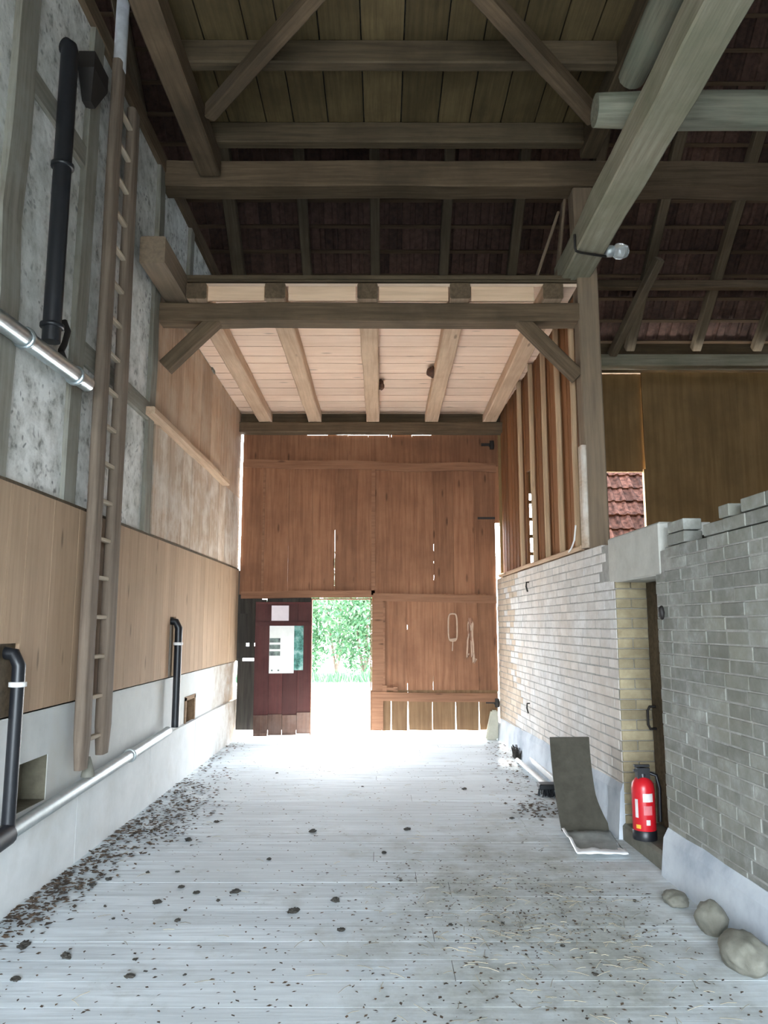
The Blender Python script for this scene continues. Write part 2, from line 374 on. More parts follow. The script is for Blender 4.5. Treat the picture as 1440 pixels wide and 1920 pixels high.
for a, b in zip(js[:-1], js[1:]):
    za, zb = [min(.58, max(.40, .458 + (q - 4.15) * .0405)) - .04 for q in (a, b)]
    p = [(q, z) for q, z in ((a + .005, -.05), (b - .005, -.05), (b - .005, zb), (a + .005, za))]
    mb.add([(XW - .01, q, z) for q, z in p] + [(XW + .035, q, z) for q, z in p], [(3, 2, 1, 0), (4, 5, 6, 7), (0, 1, 5, 4), (1, 2, 6, 5), (2, 3, 7, 6), (3, 0, 4, 7)])
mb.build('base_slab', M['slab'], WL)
# wooden cladding with two cut-outs for the drain pipes
def planks_yz(mb, x0, x1, y0, y1, z0, z1, wmin, wmax, gap=.002, top=.0, cut=()):
    y = y0
    while y < y1 - .01:
        w = R.uniform(wmin, wmax); b = min(y + w, y1)
        if y1 - b < wmin * .5: b = y1
        segs = [(y, b, z0)]
        for (ca, cb, cz) in cut:
            new = []
            for (a, c, z) in segs:
                if c <= ca or a >= cb: new.append((a, c, z)); continue
                if a < ca: new.append((a, ca, z))
                new.append((max(a, ca), min(c, cb), cz))
                if c > cb: new.append((cb, c, z))
            segs = new
        t = R.random(); dx = R.uniform(-.001, .001); zz = z1 + R.uniform(-top, top)
        for (a, c, z) in segs:
            if c - a > .004: mb.box(x0, x1 + dx, a + gap / 2, c - gap / 2, z, zz, tone=t)
        y = b
mb = MB()
planks_yz(mb, XW - .005, XW + .028, -3.6, YG + .06, 1.065, 2.335, .14, .22, .004, cut=[(4.18, 4.40, 1.46), (7.50, 7.70, 1.64)])
mb.build('board_cladding', M['clad'], WL)
mb = MB(); mb.box(XW - .003, XW + .002, -3.5, YG, 1.08, 2.33, .5); mb.box(XW - .002, XW + .006, 4.17, 4.41, 1.06, 1.47, .5); mb.box(XW - .002, XW + .006, 7.49, 7.71, 1.06, 1.65, .5); mb.build('notch_back', M['beam_dark'], WL)
mb = MB(); mb.box(XW - .01, XW + .034, -3.6, YG, 2.335, 2.352, tone=.5)  # dark strip along the top edge of the boards
mb.build('cladding_top_strip', M['beam_dark'], WL)
# weathered boards below the loft
mb = MB(); planks_yz(mb, XW - .005, XW + .022, 6.78, YG - .02, 2.36, 3.36, .34, .52, .02, .0)
mb.build('whitewashed_boards', M['whitewash'], WL)
mb = MB(); planks_yz(mb, XW - .005, XW + .016, 6.70, YG - .02, 3.36, 4.62, .38, .55, .006, .0)
mb.build('weathered_boards', M['brownwash'], WL)
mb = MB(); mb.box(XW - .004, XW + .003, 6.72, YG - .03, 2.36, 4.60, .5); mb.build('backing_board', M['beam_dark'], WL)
beam('wall_rail', (XW + .05, 6.45, 3.40), (XW + .05, 9.75, 3.37), .12, .07, M['joist'], parent=WL, jit=.012)
# half timber frame
for (yc, w, z0, z1) in ((1.0, .22, 2.35, ZT), (2.6, .22, 2.35, ZT), (3.98, .24, 2.35, ZT), (4.97, .20, 2.35, ZT), (6.62, .18, 2.35, ZT), (7.75, .16, 4.6, ZT), (9.0, .16, 4.6, ZT)):
    beam('timber_post', (XW + .008, yc, z0), (XW + .008, yc + .03, z1), w, .05, M['timber'], parent=WL, up=(1, 0, 0), jit=.02)
for (ya, yb, z) in ((-3, 4.1, 3.05), (5.05, 6.55, 3.42), (4.1, 4.9, 4.75)):
    beam('timber_rail', (XW + .006, ya, z), (XW + .006, yb, z), .04, .17, M['timber'], parent=WL, jit=.015)
0 and beam('timber_brace', (XW + .007, 2.7, 2.5), (XW + .007, 3.9, 4.9), .045, .16, M['timber'], parent=WL, up=(1, 0, 0), jit=.015)
beam('wall_plate', (XW - .06, -3.4, 5.85), (XW - .06, 10.3, 5.85), .2, .17, M['beam'], 'long dark timber lying along the top of the plastered left wall', 'beam')
# vent frame
mb = MB()
for (a, b, c, d) in ((8.28, 8.33, .47, .80), (8.67, 8.72, .47, .80), (8.28, 8.72, .77, .81), (8.28, 8.72, .46, .50)):
    mb.box(XW - .12, XW + .012, a, b, c, d)
mb.build('vent_frame', wood('vent_wood', (.30, .19, .11), (.18, .11, .06), 'y'), WL)

# ------------------------------------------------------------------ right brick wall (rotated slightly)
PHI = math.atan(.031)
WRM = Matrix.Translation((1.645, 10.8, 0)) @ Matrix.Rotation(-math.pi / 2 + PHI, 4, 'Z')
# local: X runs towards the camera, Y is away from the passage is -Y? -> Y local points to +x world
def wr(px, py, pz): return WRM @ V((px, py, pz))
WR = struct(empty('wall_right', (1.645, 10.8, 0)))
LX = 14.4
D0, D1 = 4.86, 5.68       # doorway along local X (far jamb, near jamb)
BH, BL = .0755, .245
mb = MB(); row = 0; z = .02
def topz(s):
    return 2.225
while z < 2.2:
    off = (row % 2) * BL / 2; s = -.18 - off + R.uniform(-.02, .02)
    while s < LX:
        l = BL * R.uniform(.93, 1.07) * (.5 if R.random() < .12 else 1)
        a, b = max(s, -.18), min(s + l, LX)
        zz = z
        # ragged top right of the lintel
        skip = False
        if z > 2.1 and (5.98 < s < 6.42 or 6.72 < s < 6.84): skip = True
        if z > 2.03 and 6.1 < s < 6.34: skip = True
        if z > 1.86 and b > D0 - .15 and a < D1 + .12: skip = True       # lintel
        if zz < 1.885:
            if a < D0 < b: b = D0
            if a < D1 < b: a = D1
            if a >= D0 and b <= D1: skip = True
        if not skip and b - a > .02:
            dy = R.uniform(-.004, .003)
            g = .0035
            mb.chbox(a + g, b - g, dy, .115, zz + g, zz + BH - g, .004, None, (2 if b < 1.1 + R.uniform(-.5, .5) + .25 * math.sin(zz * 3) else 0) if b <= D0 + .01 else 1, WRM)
        s += l
    z += BH; row += 1
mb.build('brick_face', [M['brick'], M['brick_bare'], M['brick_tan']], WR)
mb = MB()
# mortar core with the doorway left open
for (a, b, c, d) in ((-.18, D0, 0, 2.19), (D1, LX, 0, 2.04), (D0, D1, 1.89, 2.16)):
    mb.box(a + .001, b - .001, .003, .36, c, d, tone=.5, mat=WRM)
mb.build('mortar_core', M['mortar'], WR)
mb = MB()   # bricks of the far jamb
z = .1
row = 0
while z < 1.86:
    k = 0
    for (a, b) in (((.0, .12), (.12, .36)) if row % 2 else ((.0, .24), (.24, .36))):
        mb.chbox(D0 - .1, D0 + .012 + R.uniform(-.003, .003), a + .003, b - .003, z + .003, z + BH - .003, .004, None, 0, WRM)
    z += BH; row += 1
mb.build('jamb_bricks', M['jamb'], WR)
mb = MB(); mb.chbox(D0 - .12, D1 + .10, -.004, .36, 1.885, 2.235, .012, .5, 0, WRM); mb.build('lintel_block', M['lintel'], WR)
mb = MB()   # plinth, sloping top
def plinth(a, b, h0, h1, d):
    n = max(2, int((b - a) / .25)); rings = []
    for i in range(n + 1):
        s = a + (b - a) * i / n; h = h0 + (h1 - h0) * i / n + .02 * noise.noise(V((s * 2, 3, 0)))
        rings.append([WRM @ V(p) for p in ((s, .02, -.05), (s, -d - .02, -.05), (s, -d + .01, h - .04), (s, -.002, h + .02), (s, .02, h + .02))])
    mb.ring(rings, True, .5, 0, False)
plinth(-.18, D0 - .0, .27, .37, .035); plinth(D1, LX, .27, .25, .045)
mb.build('plinth', M['plinth'], WR)
mb = MB(); mb.chbox(D0 - .02, D1 + .02, -.02, .5, -.05, .115, .02, .5, 0, WRM); mb.build('door_sill', M['stone'], WR)
# stable door in the recess
DR = struct(empty('door_1', wr(D0 + .4, .25, .12)))
mb = MB(); s = D0 + .02
while s < D1 + .05:
    b = min(s + .14, D1 + .06); mb.box(s + .002, b - .002, .235, .27, .125, 1.88, mat=WRM); s = b
mb.build('door_leaf', M['beam_dark'], DR)
mb = MB(); c = D0 + .09
mb.tube([wr(c, .235, .80), wr(c, .19, .80), wr(c, .175, .83), wr(c, .175, .93), wr(c, .19, .96), wr(c, .235, .96)], .010, 8)
mb.build('door_handle', M['iron'], DR)

# raised floor behind the brick wall and outer shell
mb = MB(); mb.box(2.02, 8.0, -3.6, YG, 2.0, 2.12); struct(mb.build('floor_upper', M['hay']))

# ------------------------------------------------------------------ far wall right of the gate
WF = struct(empty('wall_far', (4, YG, 2)))
mb = MB()
x = 1.78
def vplanks(mb, x0, x1, y0, y1, z0, z1, wmin, wmax, gap=.003, dy=.003, zj=0, gaps=None):
    x = x0; i = 0
    while x < x1 - .005:
        b = min(x + R.uniform(wmin, wmax), x1)
        if x1 - b < wmin * .5: b = x1
        g = gap if gaps is None else gaps.get(i, gap)
        d = R.uniform(-dy, dy); mb.box(x + g / 2, b - g / 2, y0 + d, y1 + d, z0 + R.uniform(-zj, zj), z1); x = b; i += 1
vplanks(mb, 2.2, 3.845, YG, YG + .03, 3.77, 5.245, .82, .83)
vplanks(mb, 1.70, 1.98, YG, YG + .03, -.1, 5.3, .3, .3); vplanks(mb, 2.18, 2.2, YG, YG + .03, -.1, 5.3, .3, .3); mb.box(1.98, 2.18, YG, YG + .03, 3.45, 5.3); mb.box(1.98, 2.18, YG, YG + .03, -.1, 2.3)
for zz in (2.55, 2.8, 3.05, 3.3): mb.box(1.98, 2.18, YG, YG + .03, zz, zz + .05)
mb.box(2.2, 3.85, YG, YG + .03, -.1, 2.5)
mb.box(2.2, 3.02, YG, YG + .03, 2.3, 3.8)
mb.build('panel_boards', M['panel'], WF)
mb = MB(); mb.box(1.7, 8.1, YG + .05, YG + .09, 5.285, 5.86); mb.build('eave_board', M['beam_dark'], WF)
mb = MB(); vplanks(mb, 3.83, 8.1, YG - .06, YG - .03, -.1, 5.255, 1.3, 1.6, .002)
mb.box(3.80, 3.83, YG - .06, YG + .02, 2.1, 3.8)
mb.build('plywood_boards', M['panel'], WF)
mb = MB(); mb.box(-6.2, XW - .02, YG, YG + .15, -.1, 5.80); mb.build('board_wall', M['beam_dark'], WF)
mb = MB()
for x0, x1 in ((-2.3, 1.95),): vplanks(mb, x0, x1, YG + .02, YG + .05, 4.50, 5.84, .2, .3, .0005)
mb.build('gable_boards', M['beam_dark'], WF)
beam('eave_plate', (1.95, YG - .18, 5.372), (8.0, YG - .18, 5.372), .2, .18, M['beam_grey'], 'thick grey timber under the rafter feet above the plywood panels', 'beam')

# ------------------------------------------------------------------ rear and side walls (behind the camera)
mb = MB(); yb = -3.6
mb.box(-6.2, -2.1, yb - .15, yb, -.1, 5.5); mb.box(1.95, 8.1, yb - .15, yb, -.1, 5.5); mb.box(-2.1, 1.95, yb - .15, yb, 3.5, 5.5)
struct(mb.build('wall_rear', M['panel']))
for nm, xx in (('wall_outer_left', -6.2), ('wall_outer_right', 8.1)):
    mb = MB(); x2 = xx + (-.12 if xx < 0 else .12)
    pr = [(-3.75, -.1), (YG + .15, -.1), (YG + .15, 5.5), (3.75, 11.7), (-3.75, 5.5)]
    mb.add([(xx, a, b) for a, b in pr] + [(x2, a, b) for a, b in pr], [(0, 1, 2, 3, 4), (9, 8, 7, 6, 5)] + [(i, (i + 1) % 5, (i + 1) % 5 + 5, i + 5) for i in range(5)])
    struct(mb.build(nm, M['beam_dark']))

# ------------------------------------------------------------------ roof
KS = .84; Z0 = 5.55
def roofz(y, d=0): return (Z0 + KS * (YG - y) if y > 3.75 else Z0 + KS * (y + 3.5)) + d
nrm = V((0, KS, 1)).normalized(); slope = V((0, -1, KS)).normalized()
mb = MB(); x0, x1 = -6.2, 8.1
L = (YG + .7 - 3.75) / slope.y * -1
nr = int(L / .34); P0 = V((0, YG + .7, Z0 - .7 * KS)) + nrm * .20
TW = .175
for i in range(nr + 1):
    a = P0 + slope * (i * L / nr) - nrm * .0; b = P0 + slope * ((i + 1) * L / nr + .09) + nrm * .03
    a = a + nrm * .0
    x = x0
    while x < x1:
        t = R.random(); w = TW
        # each tile: flat pan with a raised edge roll (seen from below)
        xs = [(0, 0), (.10, -.0), (.115, .022), (.14, .028), (.165, .02), (.175, -.004)]
        d = R.uniform(-.004, .004)
        vs = [a + V((x + p, 0, 0)) + nrm * (q + d) for p, q in xs] + [b + V((x + p, 0, 0)) + nrm * (q + d) for p, q in xs]
        mb.add(vs, [(k, k + 1, k + 7, k + 6) for k in range(5)], t, 0)
        x += w
# solid weather layer just above so no light leaks
a = P0 + nrm * .09; b = P0 + slope * (L + .1) + nrm * .09
mb.add([a + V((x0, 0, 0)), a + V((x1, 0, 0)), b + V((x1, 0, 0)), b + V((x0, 0, 0))], [(0, 1, 2, 3)], .3, 0)
c = V((0, -4.2, Z0 - .6)) + V((0, -KS, 1)).normalized() * .2
mb.add([b + V((x0, 0, 0)), b + V((x1, 0, 0)), c + V((x1, 0, 0)), c + V((x0, 0, 0))], [(0, 1, 2, 3)], .3, 0)
# battens
for i in range(1, nr + 1):
    q = P0 + slope * (i * L / nr) - nrm * .035
    mm = Matrix.Translation(q) @ Matrix.Rotation(-math.atan(KS), 4, 'X')
    mb.box(x0, x1, -.022, .022, -.018, .018, .5, 1, mm)
struct(mb.build('roof', [M['tile'], M['batten']]))
names = {-1: 'rafter against the tiles beyond the left wall plate', 0: 'wide leftmost rafter above the loft, next to the left wall',
         1: 'second rafter from the left above the loft, against dark tiles', 2: 'middle rafter above the loft, against dark tiles',
         3: 'rafter above the loft, right of the middle one', 4: 'rightmost rafter above the loft, left of the tall post',
         5: 'rafter hidden close behind the tall post, under the tiled roof', 6: 'first rafter right of the tall post, above the plywood panel',
         7: 'second rafter right of the tall post, above the plywood', 8: 'rafter at the far right edge under the dark tiled roof'}
for k in range(-2, 9):
    x = -1.98 + .945 * k
    if k == -2: continue
    w = .17 if k == 0 else .13
    d = nrm * .06
    p0 = V((x + (.04 if k == 7 else 0), YG - .05, Z0 + .05 * KS)) + d; p1 = V((x - .02, 4.0, roofz(4.0))) + d
    beam('rafter', p0, p1, w, .14, M['rafter'], names[k], 'rafter', 'rafters under the tiled roof', up=nrm)
yp = 10.07
beam('purlin_board', (-2.0, yp, roofz(yp) - .115), (8.0, yp, roofz(yp) - .115), .10, .12, M['beam'], 'thin horizontal timber crossing under the rafters low on the roof slope', 'beam')
beam('kicker_strut', (3.35, 10.75, 5.46), (3.72, 9.7, 6.42), .12, .12, M['rafter'], 'short slanted strut beside the first rafter right of the post', 'strut')

# ------------------------------------------------------------------ hay loft over the gate
YB = 6.7
beam('loft_beam', (-2.06, YB + .11, 4.405), (1.82, YB + .11, 4.405), .22, .17, M['beam'], 'dark cross beam carrying the front of the hay loft', 'beam', jit=.012)
beam('gate_head_beam', (-2.06, YG - .12, 4.385), (1.9, YG - .12, 4.385), .2, .15, M['beam'], 'cross beam over the barn gate under the joist ends', 'beam', jit=.012)
jx = [(-1.69, 'leftmost loft joist, along the plank wall'), (-.97, 'second loft joist from the left'), (-.13, 'middle one of the five loft joists'), (.715, 'second loft joist from the right, with a mud nest on its flank'), (1.56, 'rightmost loft joist, above the stud partition')]
for x, l in jx:
    fx = x + (.0 if abs(x) > 1.5 else 0)
    jo = beam('loft_joist', (x, YB - .06, 4.572), (x, YG - .062, 4.537), .185, .15, M['joist'], l, 'joist', 'joists under the hay loft floor', jit=.012)
    jo.data.materials.append(M['beam']); jo.data.polygons[len(jo.data.polygons) - 2].material_index = 1
mb = MB(); y = YB + .02
while y < YG - .06:
    w = R.uniform(.20, .36); b = min(y + w, YG - .045)
    g = R.choice((.006, .009, .016, .012))
    z = 4.652 - (y - YB) * .0075
    mb.box(-2.06, 1.80, y + g / 2, b - g / 2, z, z + .03); y = b
mb.box(-2.06, 1.80, YB + .03, YG - .1, 4.70, 4.72, tone=.2, mi=1)
struct(mb.build('ceiling', [M['loft'], M['beam_dark']]))
mb = MB()
for a, b in ((-2.06, -1.79), (-1.60, -1.06), (-.88, -.22), (-.04, .62), (.81, 1.46), (1.65, 1.8)):
    mb.box(a, b, YG - .06, YG - .03, 4.478, 4.63)
tag(mb.build('gable_filler', M['beam_dark'], None), 'dark filler boards between the joist ends over the gate, slits of daylight beneath', 'board')
for i, (a, b) in enumerate(((-1.62, -1.08), (-.86, -.24), (-.03, .61), (.82, 1.40))):
    lb = ['pale infill board over the loft beam, left end', 'pale infill board over the loft beam, second from left', 'pale infill board over the loft beam, third from left', 'pale infill board over the loft beam, right end beside the post']
    mb = MB(); mb.chbox(a, b, YB + .0, YB + .028, 4.505, 4.645, .004, .5)
    tag(mb.build('infill_board', M['infill']), lb[i], 'board', 'pale infill boards between the joist ends')
mb = MB()
for i in range(1): mb.chbox(-2.0, 1.75, YB + .02, YB + .17, 4.725, 4.765, .006)
tag(mb.build('loft_edge_plank', M['beam_dark']), 'dark plank lying flat along the front edge of the hay loft', 'plank')
beam('stub_beam', (-1.905, 6.0, 4.64), (-1.905, 7.6, 4.64), .21, .24, M['post'], 'short squared beam end jutting out over the loft beam by the left wall', 'beam')
beam('knee_brace', (-1.99, YB + .1, 3.90), (-1.53, YB + .1, 4.36), .12, .15, M['beam'], 'left knee brace, from the plastered wall up to the loft beam', 'brace', 'knee braces under the loft beam', up=(0, 1, 0))
beam('knee_brace', (1.27, YB + .1, 4.37), (1.80, YB + .1, 3.81), .12, .13, M['beam'], 'right knee brace, from the loft beam down to the tall post', 'brace', 'knee braces under the loft beam', up=(0, 1, 0))
# tall post
PO = empty('tall_post', (1.91, YB + .1, 2.21), 'tall squared timber post standing on the brick wall right of the loft', 'post')
beam('post_shaft', (1.91, YB + .1, 2.21), (1.89, YB + .1, 5.63), .19, .19, M['post'], parent=PO, up=(0, 1, 0), jit=.008)
beam('whitewashed_strip', (1.80, YB + .05, 2.23), (1.80, YB + .05, 3.15), .05, .12, M['whitewash'], parent=PO, up=(0, 1, 0))
PO.children[1]['label'] = 'whitewashed batten on the left edge'
beam('tie_beam', (-2.12, YB + .12, 5.77), (7.9, YB + .12, 5.77), .24, .26, M['beam'], 'long horizontal tie beam crossing the whole barn above the loft', 'beam', jit=.02)
# long beam on the post
LB = beam('overhead_beam', (1.79, 7.0, 4.85), (1.79, -3.4, 4.85), .26, .24, M['beam_grey'], 'heavy pale overhead beam running from the tall post towards the viewer', 'beam', jit=.012)
mb = MB()
log('crossing_log', (1.50, 4.95, 5.15), (7.9, 4.95, 5.15), .13, M['log'], 'round log with a cut end lying across the pale overhead beam', 'log')
log('roof_log', (1.92, 5.35, 5.72), (1.92, -2, 5.72), .12, M['log'], 'round log above the pale overhead beam at the top edge', 'log')
# slats at the right end of the loft
mb = None
for (a, b, l) in (((1.45, 6.95, 4.77), (1.70, 6.95, 5.5), 'slanted board leaning at the right end of the hay loft, nearest the rafters'), ((1.66, 6.93, 4.77), (1.76, 6.93, 5.62), 'steep pale board close to the tall post above the loft')):
    beam('leaning_board', a, b, .025, .11, M['post'], l, 'board', up=(0, 1, 0))
# upper deck
mb = MB(); x = -1.72
while x < 2.05:
    b = min(x + R.uniform(.24, .36), 2.08); mb.box(x + .006, b - .006, -3.3, 6.85, 6.12, 6.15); x = b
mb.box(-1.72, 2.08, -3.3, 6.8, 6.17, 6.18, tone=.1, mi=1)
struct(mb.build('ceiling_upper', [M['deck'], M['clod']]))
for i, y in enumerate((6.5, 5.5, 4.2)):
    beam('deck_joist', (-1.75, y, 6.02), (1.845, y, 6.02), .11, .2, M['beam_dark'], ['cross joist under the dark upper deck, farthest from the viewer', 'cross joist under the dark upper deck, crossed by both diagonal braces', 'cross joist under the dark upper deck, overhead'][i], 'joist', 'cross joists under the upper deck')
beam('deck_purlin', (-1.60, 6.62, 5.80), (-1.62, -3, 5.80), .2, .22, M['beam'], 'dark lengthwise beam under the left edge of the upper deck', 'beam')
beam('deck_purlin', (1.93, 6.62, 5.98), (1.93, -3, 5.98), .16, .22, M['beam_dark'], 'dark lengthwise beam under the right edge of the upper deck', 'beam')
beam('wind_brace', (-1.45, 5.93, 5.84), (-.30, 4.5, 5.84), .10, .14, M['beam'], 'left diagonal brace under the dark upper deck', 'brace', 'diagonal braces under the upper deck')
beam('wind_brace', (1.79, 5.97, 5.84), (.52, 4.5, 5.84), .12, .14, M['beam'], 'right diagonal brace under the dark upper deck', 'brace', 'diagonal braces under the upper deck')
# stud partition above brick wall
SP = empty('stud_partition', (1.78, 9, 2.25), 'orange-brown boarded stud partition on the brick wall beside the gate', 'partition')
def wx(y): return 1.645 + (10.8 - y) * .031
for y in (7.04, 7.60, 8.18, 8.78, 9.42):
    beam('stud', (wx(y) + .05, y, 2.27), (wx(y) + .05, y, 4.62), .052, .06, M['stud'], parent=SP, up=(0, 1, 0), jit=.006)
mb = MB(); y = 6.95
while y < 10.9:
    b = min(y + R.uniform(.19, .26), 10.92); xx = wx((y + b) / 2) + .085
    if y < 9.30 and b > 9.02:
        mb.box(xx, xx + .025, y, b, 3.42, 4.7)
        if y < 9.02: mb.box(xx, xx + .025, y, 9.02, 2.26, 3.42)
        if b > 9.30: mb.box(xx, xx + .025, 9.30, b, 2.26, 3.42)
    else: mb.box(xx, xx + .025, y + .001, b - .001, 2.26, 4.7)
    y = b
mb.build('partition_boards', M['studboard'], SP)
mb = MB(); mb.tube([wr(3.6, .0, 2.24), wr(3.75, -.015, 2.26), wr(3.87, -.02, 2.32), wr(3.93, -.02, 2.45)], .008, 8)
mb2 = MB(); m = WRM
beam('sill_plate', wr(-.05, .08, 2.245), wr(3.95, .08, 2.245), .16, .045, M['joist'], 'thin timber sill along the brick wall top under the stud partition', 'sill', jit=.01)
tag(mb.build('white_cable', M['white']), 'short pale cable curving up at the foot of the stud partition', 'cable')

# ------------------------------------------------------------------ the gate
GT = empty('barn_gate', (-.2, YG, .06), 'tall reddish plank barn gate closing the far end, its wicket door standing open', 'gate')
def gate_leaf(name, x0, x1, zsplits, wicket=None):
    pass
y0, y1 = YG, YG + .03
# top frieze
mb = MB(); 
for (a, b, zt) in ((-2.03, -1.72, 4.36), (-1.72, -1.42, 4.36), (-1.42, -1.1, 4.36), (-1.1, -.8, 4.318), (-.8, -.5, 4.322), (-.5, -.2, 4.320), (-.2, .1, 4.320), (.1, .14, 4.36), (.14, .44, 4.322), (.44, .72, 4.318), (.72, 1.0, 4.36), (1.0, 1.33, 4.36), (1.33, 1.69, 4.36)):
    mb.box(a + .0008, b - .0008, y0 + .012, y1 + .012, 3.86, zt)
mb.build('frieze_boards', M['gate'], GT)
# left leaf, upper boards
G1 = MB(); xs = [-2.03, -1.70, -1.345, -1.0, -.676, -.36, -.10]
for i in range(6):
    a, b = xs[i], xs[i + 1]; g = .0015
    G1.box(a + g, b - g, y0, y1, 1.99, 3.9)
G1.build('left_leaf_boards', M['gate'], GT)
G2 = MB(); xs = [-.10, .20, .50, .744, 1.03, 1.33, 1.635]
for i in range(6):
    a, b = xs[i], xs[i + 1]; g = .0015
    G2.box(a + g, b - g, y0 + .004, y1 + .004, 1.97, 3.9)
G2.build('right_leaf_boards', M['gate'], GT)
# lower right boards: two layers, gaps at the bottom
G3 = MB(); xs = [-.13, .12, .36, .72, 1.03, 1.36, 1.632]
for i in range(6): G3.box(xs[i] + .0015, xs[i + 1] - .0015, y0 - .006, y1 - .006, .64, 2.0)
G3.build('lower_boards', M['gate'], GT)
G4 = MB(); xs = [-.145, .0, .13, .365, .705, 1.03, 1.355, 1.62]; gp = [0, .012, .02, .03, .012, .022, .024, .0]
for i in range(7):
    a, b = xs[i], xs[i + 1]; ga, gb = gp[i] * .32, gp[i + 1] * .32
    k = .02
    pts = [(a + ga * 1.4, .115 + R.uniform(-.008, .008)), (b - gb * 1.4, .115 + R.uniform(-.008, .008)), (b - gb * k, .66), (a + ga * k, .66)]
    G4.add([(x, y0 - .012, z) for x, z in pts] + [(x, y1 - .008, z) for x, z in pts], [(0, 1, 2, 3), (7, 6, 5, 4), (0, 4, 5, 1), (1, 5, 6, 2), (2, 6, 7, 3), (3, 7, 4, 0)])
G4.build('foot_boards', M['gate_low'], GT)
def rail(x0, x1, z0, z1, h, y, d, wob):
    mb = MB(); n = 14; rings = []
    for i in range(n + 1):
        t = i / n; x = x0 + (x1 - x0) * t; z = z0 + (z1 - z0) * t + wob * noise.noise(V((x * 1.3, z0, 1)))
        rings.append([V((x, y, z)), V((x, y, z + h)), V((x, y - d, z + h)), V((x, y - d, z))])
    mb.ring(rings, True, .5, 0, False); mb.build('gate_rail', M['gate_rail'], GT)
rail(-2.0, 1.66, 3.83, 3.76, .12, y0, .03, .03)
rail(-2.0, -.10, 1.93, 1.95, .10, y0, .03, .01)
rail(-.12, 1.63, 1.90, 1.86, .11, y0 - .004, .03, .02)
rail(-.14, 1.62, .52, .50, .12, y0 - .012, .03, .02)
mb = MB(); mb.box(-.14, .02, y0 - .03, y0 - .006, .12, 1.9); mb.build('stile_board', M['gate_rail'], GT)
mb = MB(); mb.box(.02, .045, y0 - .045, y0 - .006, .64, 1.88); mb.build('cover_strip', M['gate_rail'], GT)
mb = MB(); mb.box(-.15, -.095, y0 - .03, y0, 1.98, 3.8); mb.build('cover_strip', M['gate_rail'], GT)
mb = MB(); mb.box(-1.72, -1.69, y0 - .02, y0, 1.98, 3.8); mb.build('cover_strip', M['gate_rail'], GT)
mb = MB(); mb.box(-2.05, -1.70, y0, y1, 1.72, 1.99); mb.box(-2.05, -2.031, y0, y1, 1.99, 2.33); mb.box(-1.70, -1.0, y0, y1, 1.93, 1.985); mb.build('head_boards', M['greyboard'], GT)
# battens on the outer face over the joints, left open where daylight shows
mb = MB()
for (x, zs) in ((-1.70, [(1.98, 3.9)]), (-1.345, [(2.75, 3.9)]), (-1.0, [(1.98, 3.9)]), (-.676, [(1.98, 2.1), (2.92, 3.9)]), (-.36, [(1.98, 3.9)]), (-.10, [(1.9, 3.9)]), (.20, [(1.98, 3.9)]), (.50, [(1.98, 3.9)]), (.744, [(1.98, 2.2), (2.27, 2.44), (2.47, 2.62), (2.72, 3.9)]), (1.03, [(1.98, 3.9)]), (1.33, [(1.98, 3.9)]),
                (.12, [(.60, 2.0)]), (.36, [(.75, 1.5), (1.56, 2.0)]), (.72, [(.84, 2.0)]), (1.03, [(.60, 2.0)]), (1.36, [(.60, 2.0)]), (-1.42, [(3.86, 4.36)]), (-1.72, [(3.86, 4.36)]), (1.0, [(3.86, 4.36)]), (1.33, [(3.86, 4.36)]), (-.8, [(3.86, 4.3)]), (-.5, [(3.86, 4.3)]), (.44, [(3.86, 4.3)]), (-1.1, [(3.86, 4.3)]), (.72, [(3.86, 4.3)])):
    for (a, b) in zs: mb.box(x - .04, x + .04, y1 + .014, y1 + .034, a, b)
mb.box(-2.0, 1.70, y1 + .013, y1 + .03, 3.86, 4.30); mb.box(1.60, 1.74, y1 + .014, y1 + .034, 3.02, 4.36)
mb.build('outer_battens', M['gate'], GT)
mb = MB()
for (a, b) in ((-1.63, -1.40), (-1.40, -1.19), (-1.19, -.985)): mb.box(a, b - .001, y0 + .004, y1, .12, 1.93)
mb.build('backing_boards', M['greyboard'], GT)
# fixed dark panel left of the wicket, with two peep holes and a slot
mb = MB()
for (a, b, c, d) in ((-2.05, -1.70, 1.31, 1.72), (-2.05, -1.70, 1.10, 1.265), (-2.05, -1.915, 1.265, 1.31), (-1.87, -1.80, 1.265, 1.31), (-1.76, -1.70, 1.265, 1.31), (-2.05, -1.96, 1.06, 1.1), (-1.80, -1.70, 1.06, 1.1), (-2.03, -1.82, .12, 1.06), (-1.82, -1.68, .12, 1.06), (-1.70, -1.635, .12, 1.92)):
    mb.box(a, b, y0 + .0, y1, c, d)
mb.build('grey_panel', M['greyboard'], GT)
mb = MB(); mb.box(-1.0, -.985, y0 - .03, y1, .05, 1.93); mb.box(-.16, -.145, y0 - .02, y1, .1, 1.93); mb.box(-1.0, -.145, y0 - .02, y1, 1.915, 1.935)
mb.build('wicket_frame', M['gate_rail'], GT)
# wicket door leaf swung inwards against the gate
ang = math.radians(10)
WM = Matrix.Translation((-.985, YG - .035, 0)) @ Matrix.Rotation(math.pi + ang, 4, 'Z')
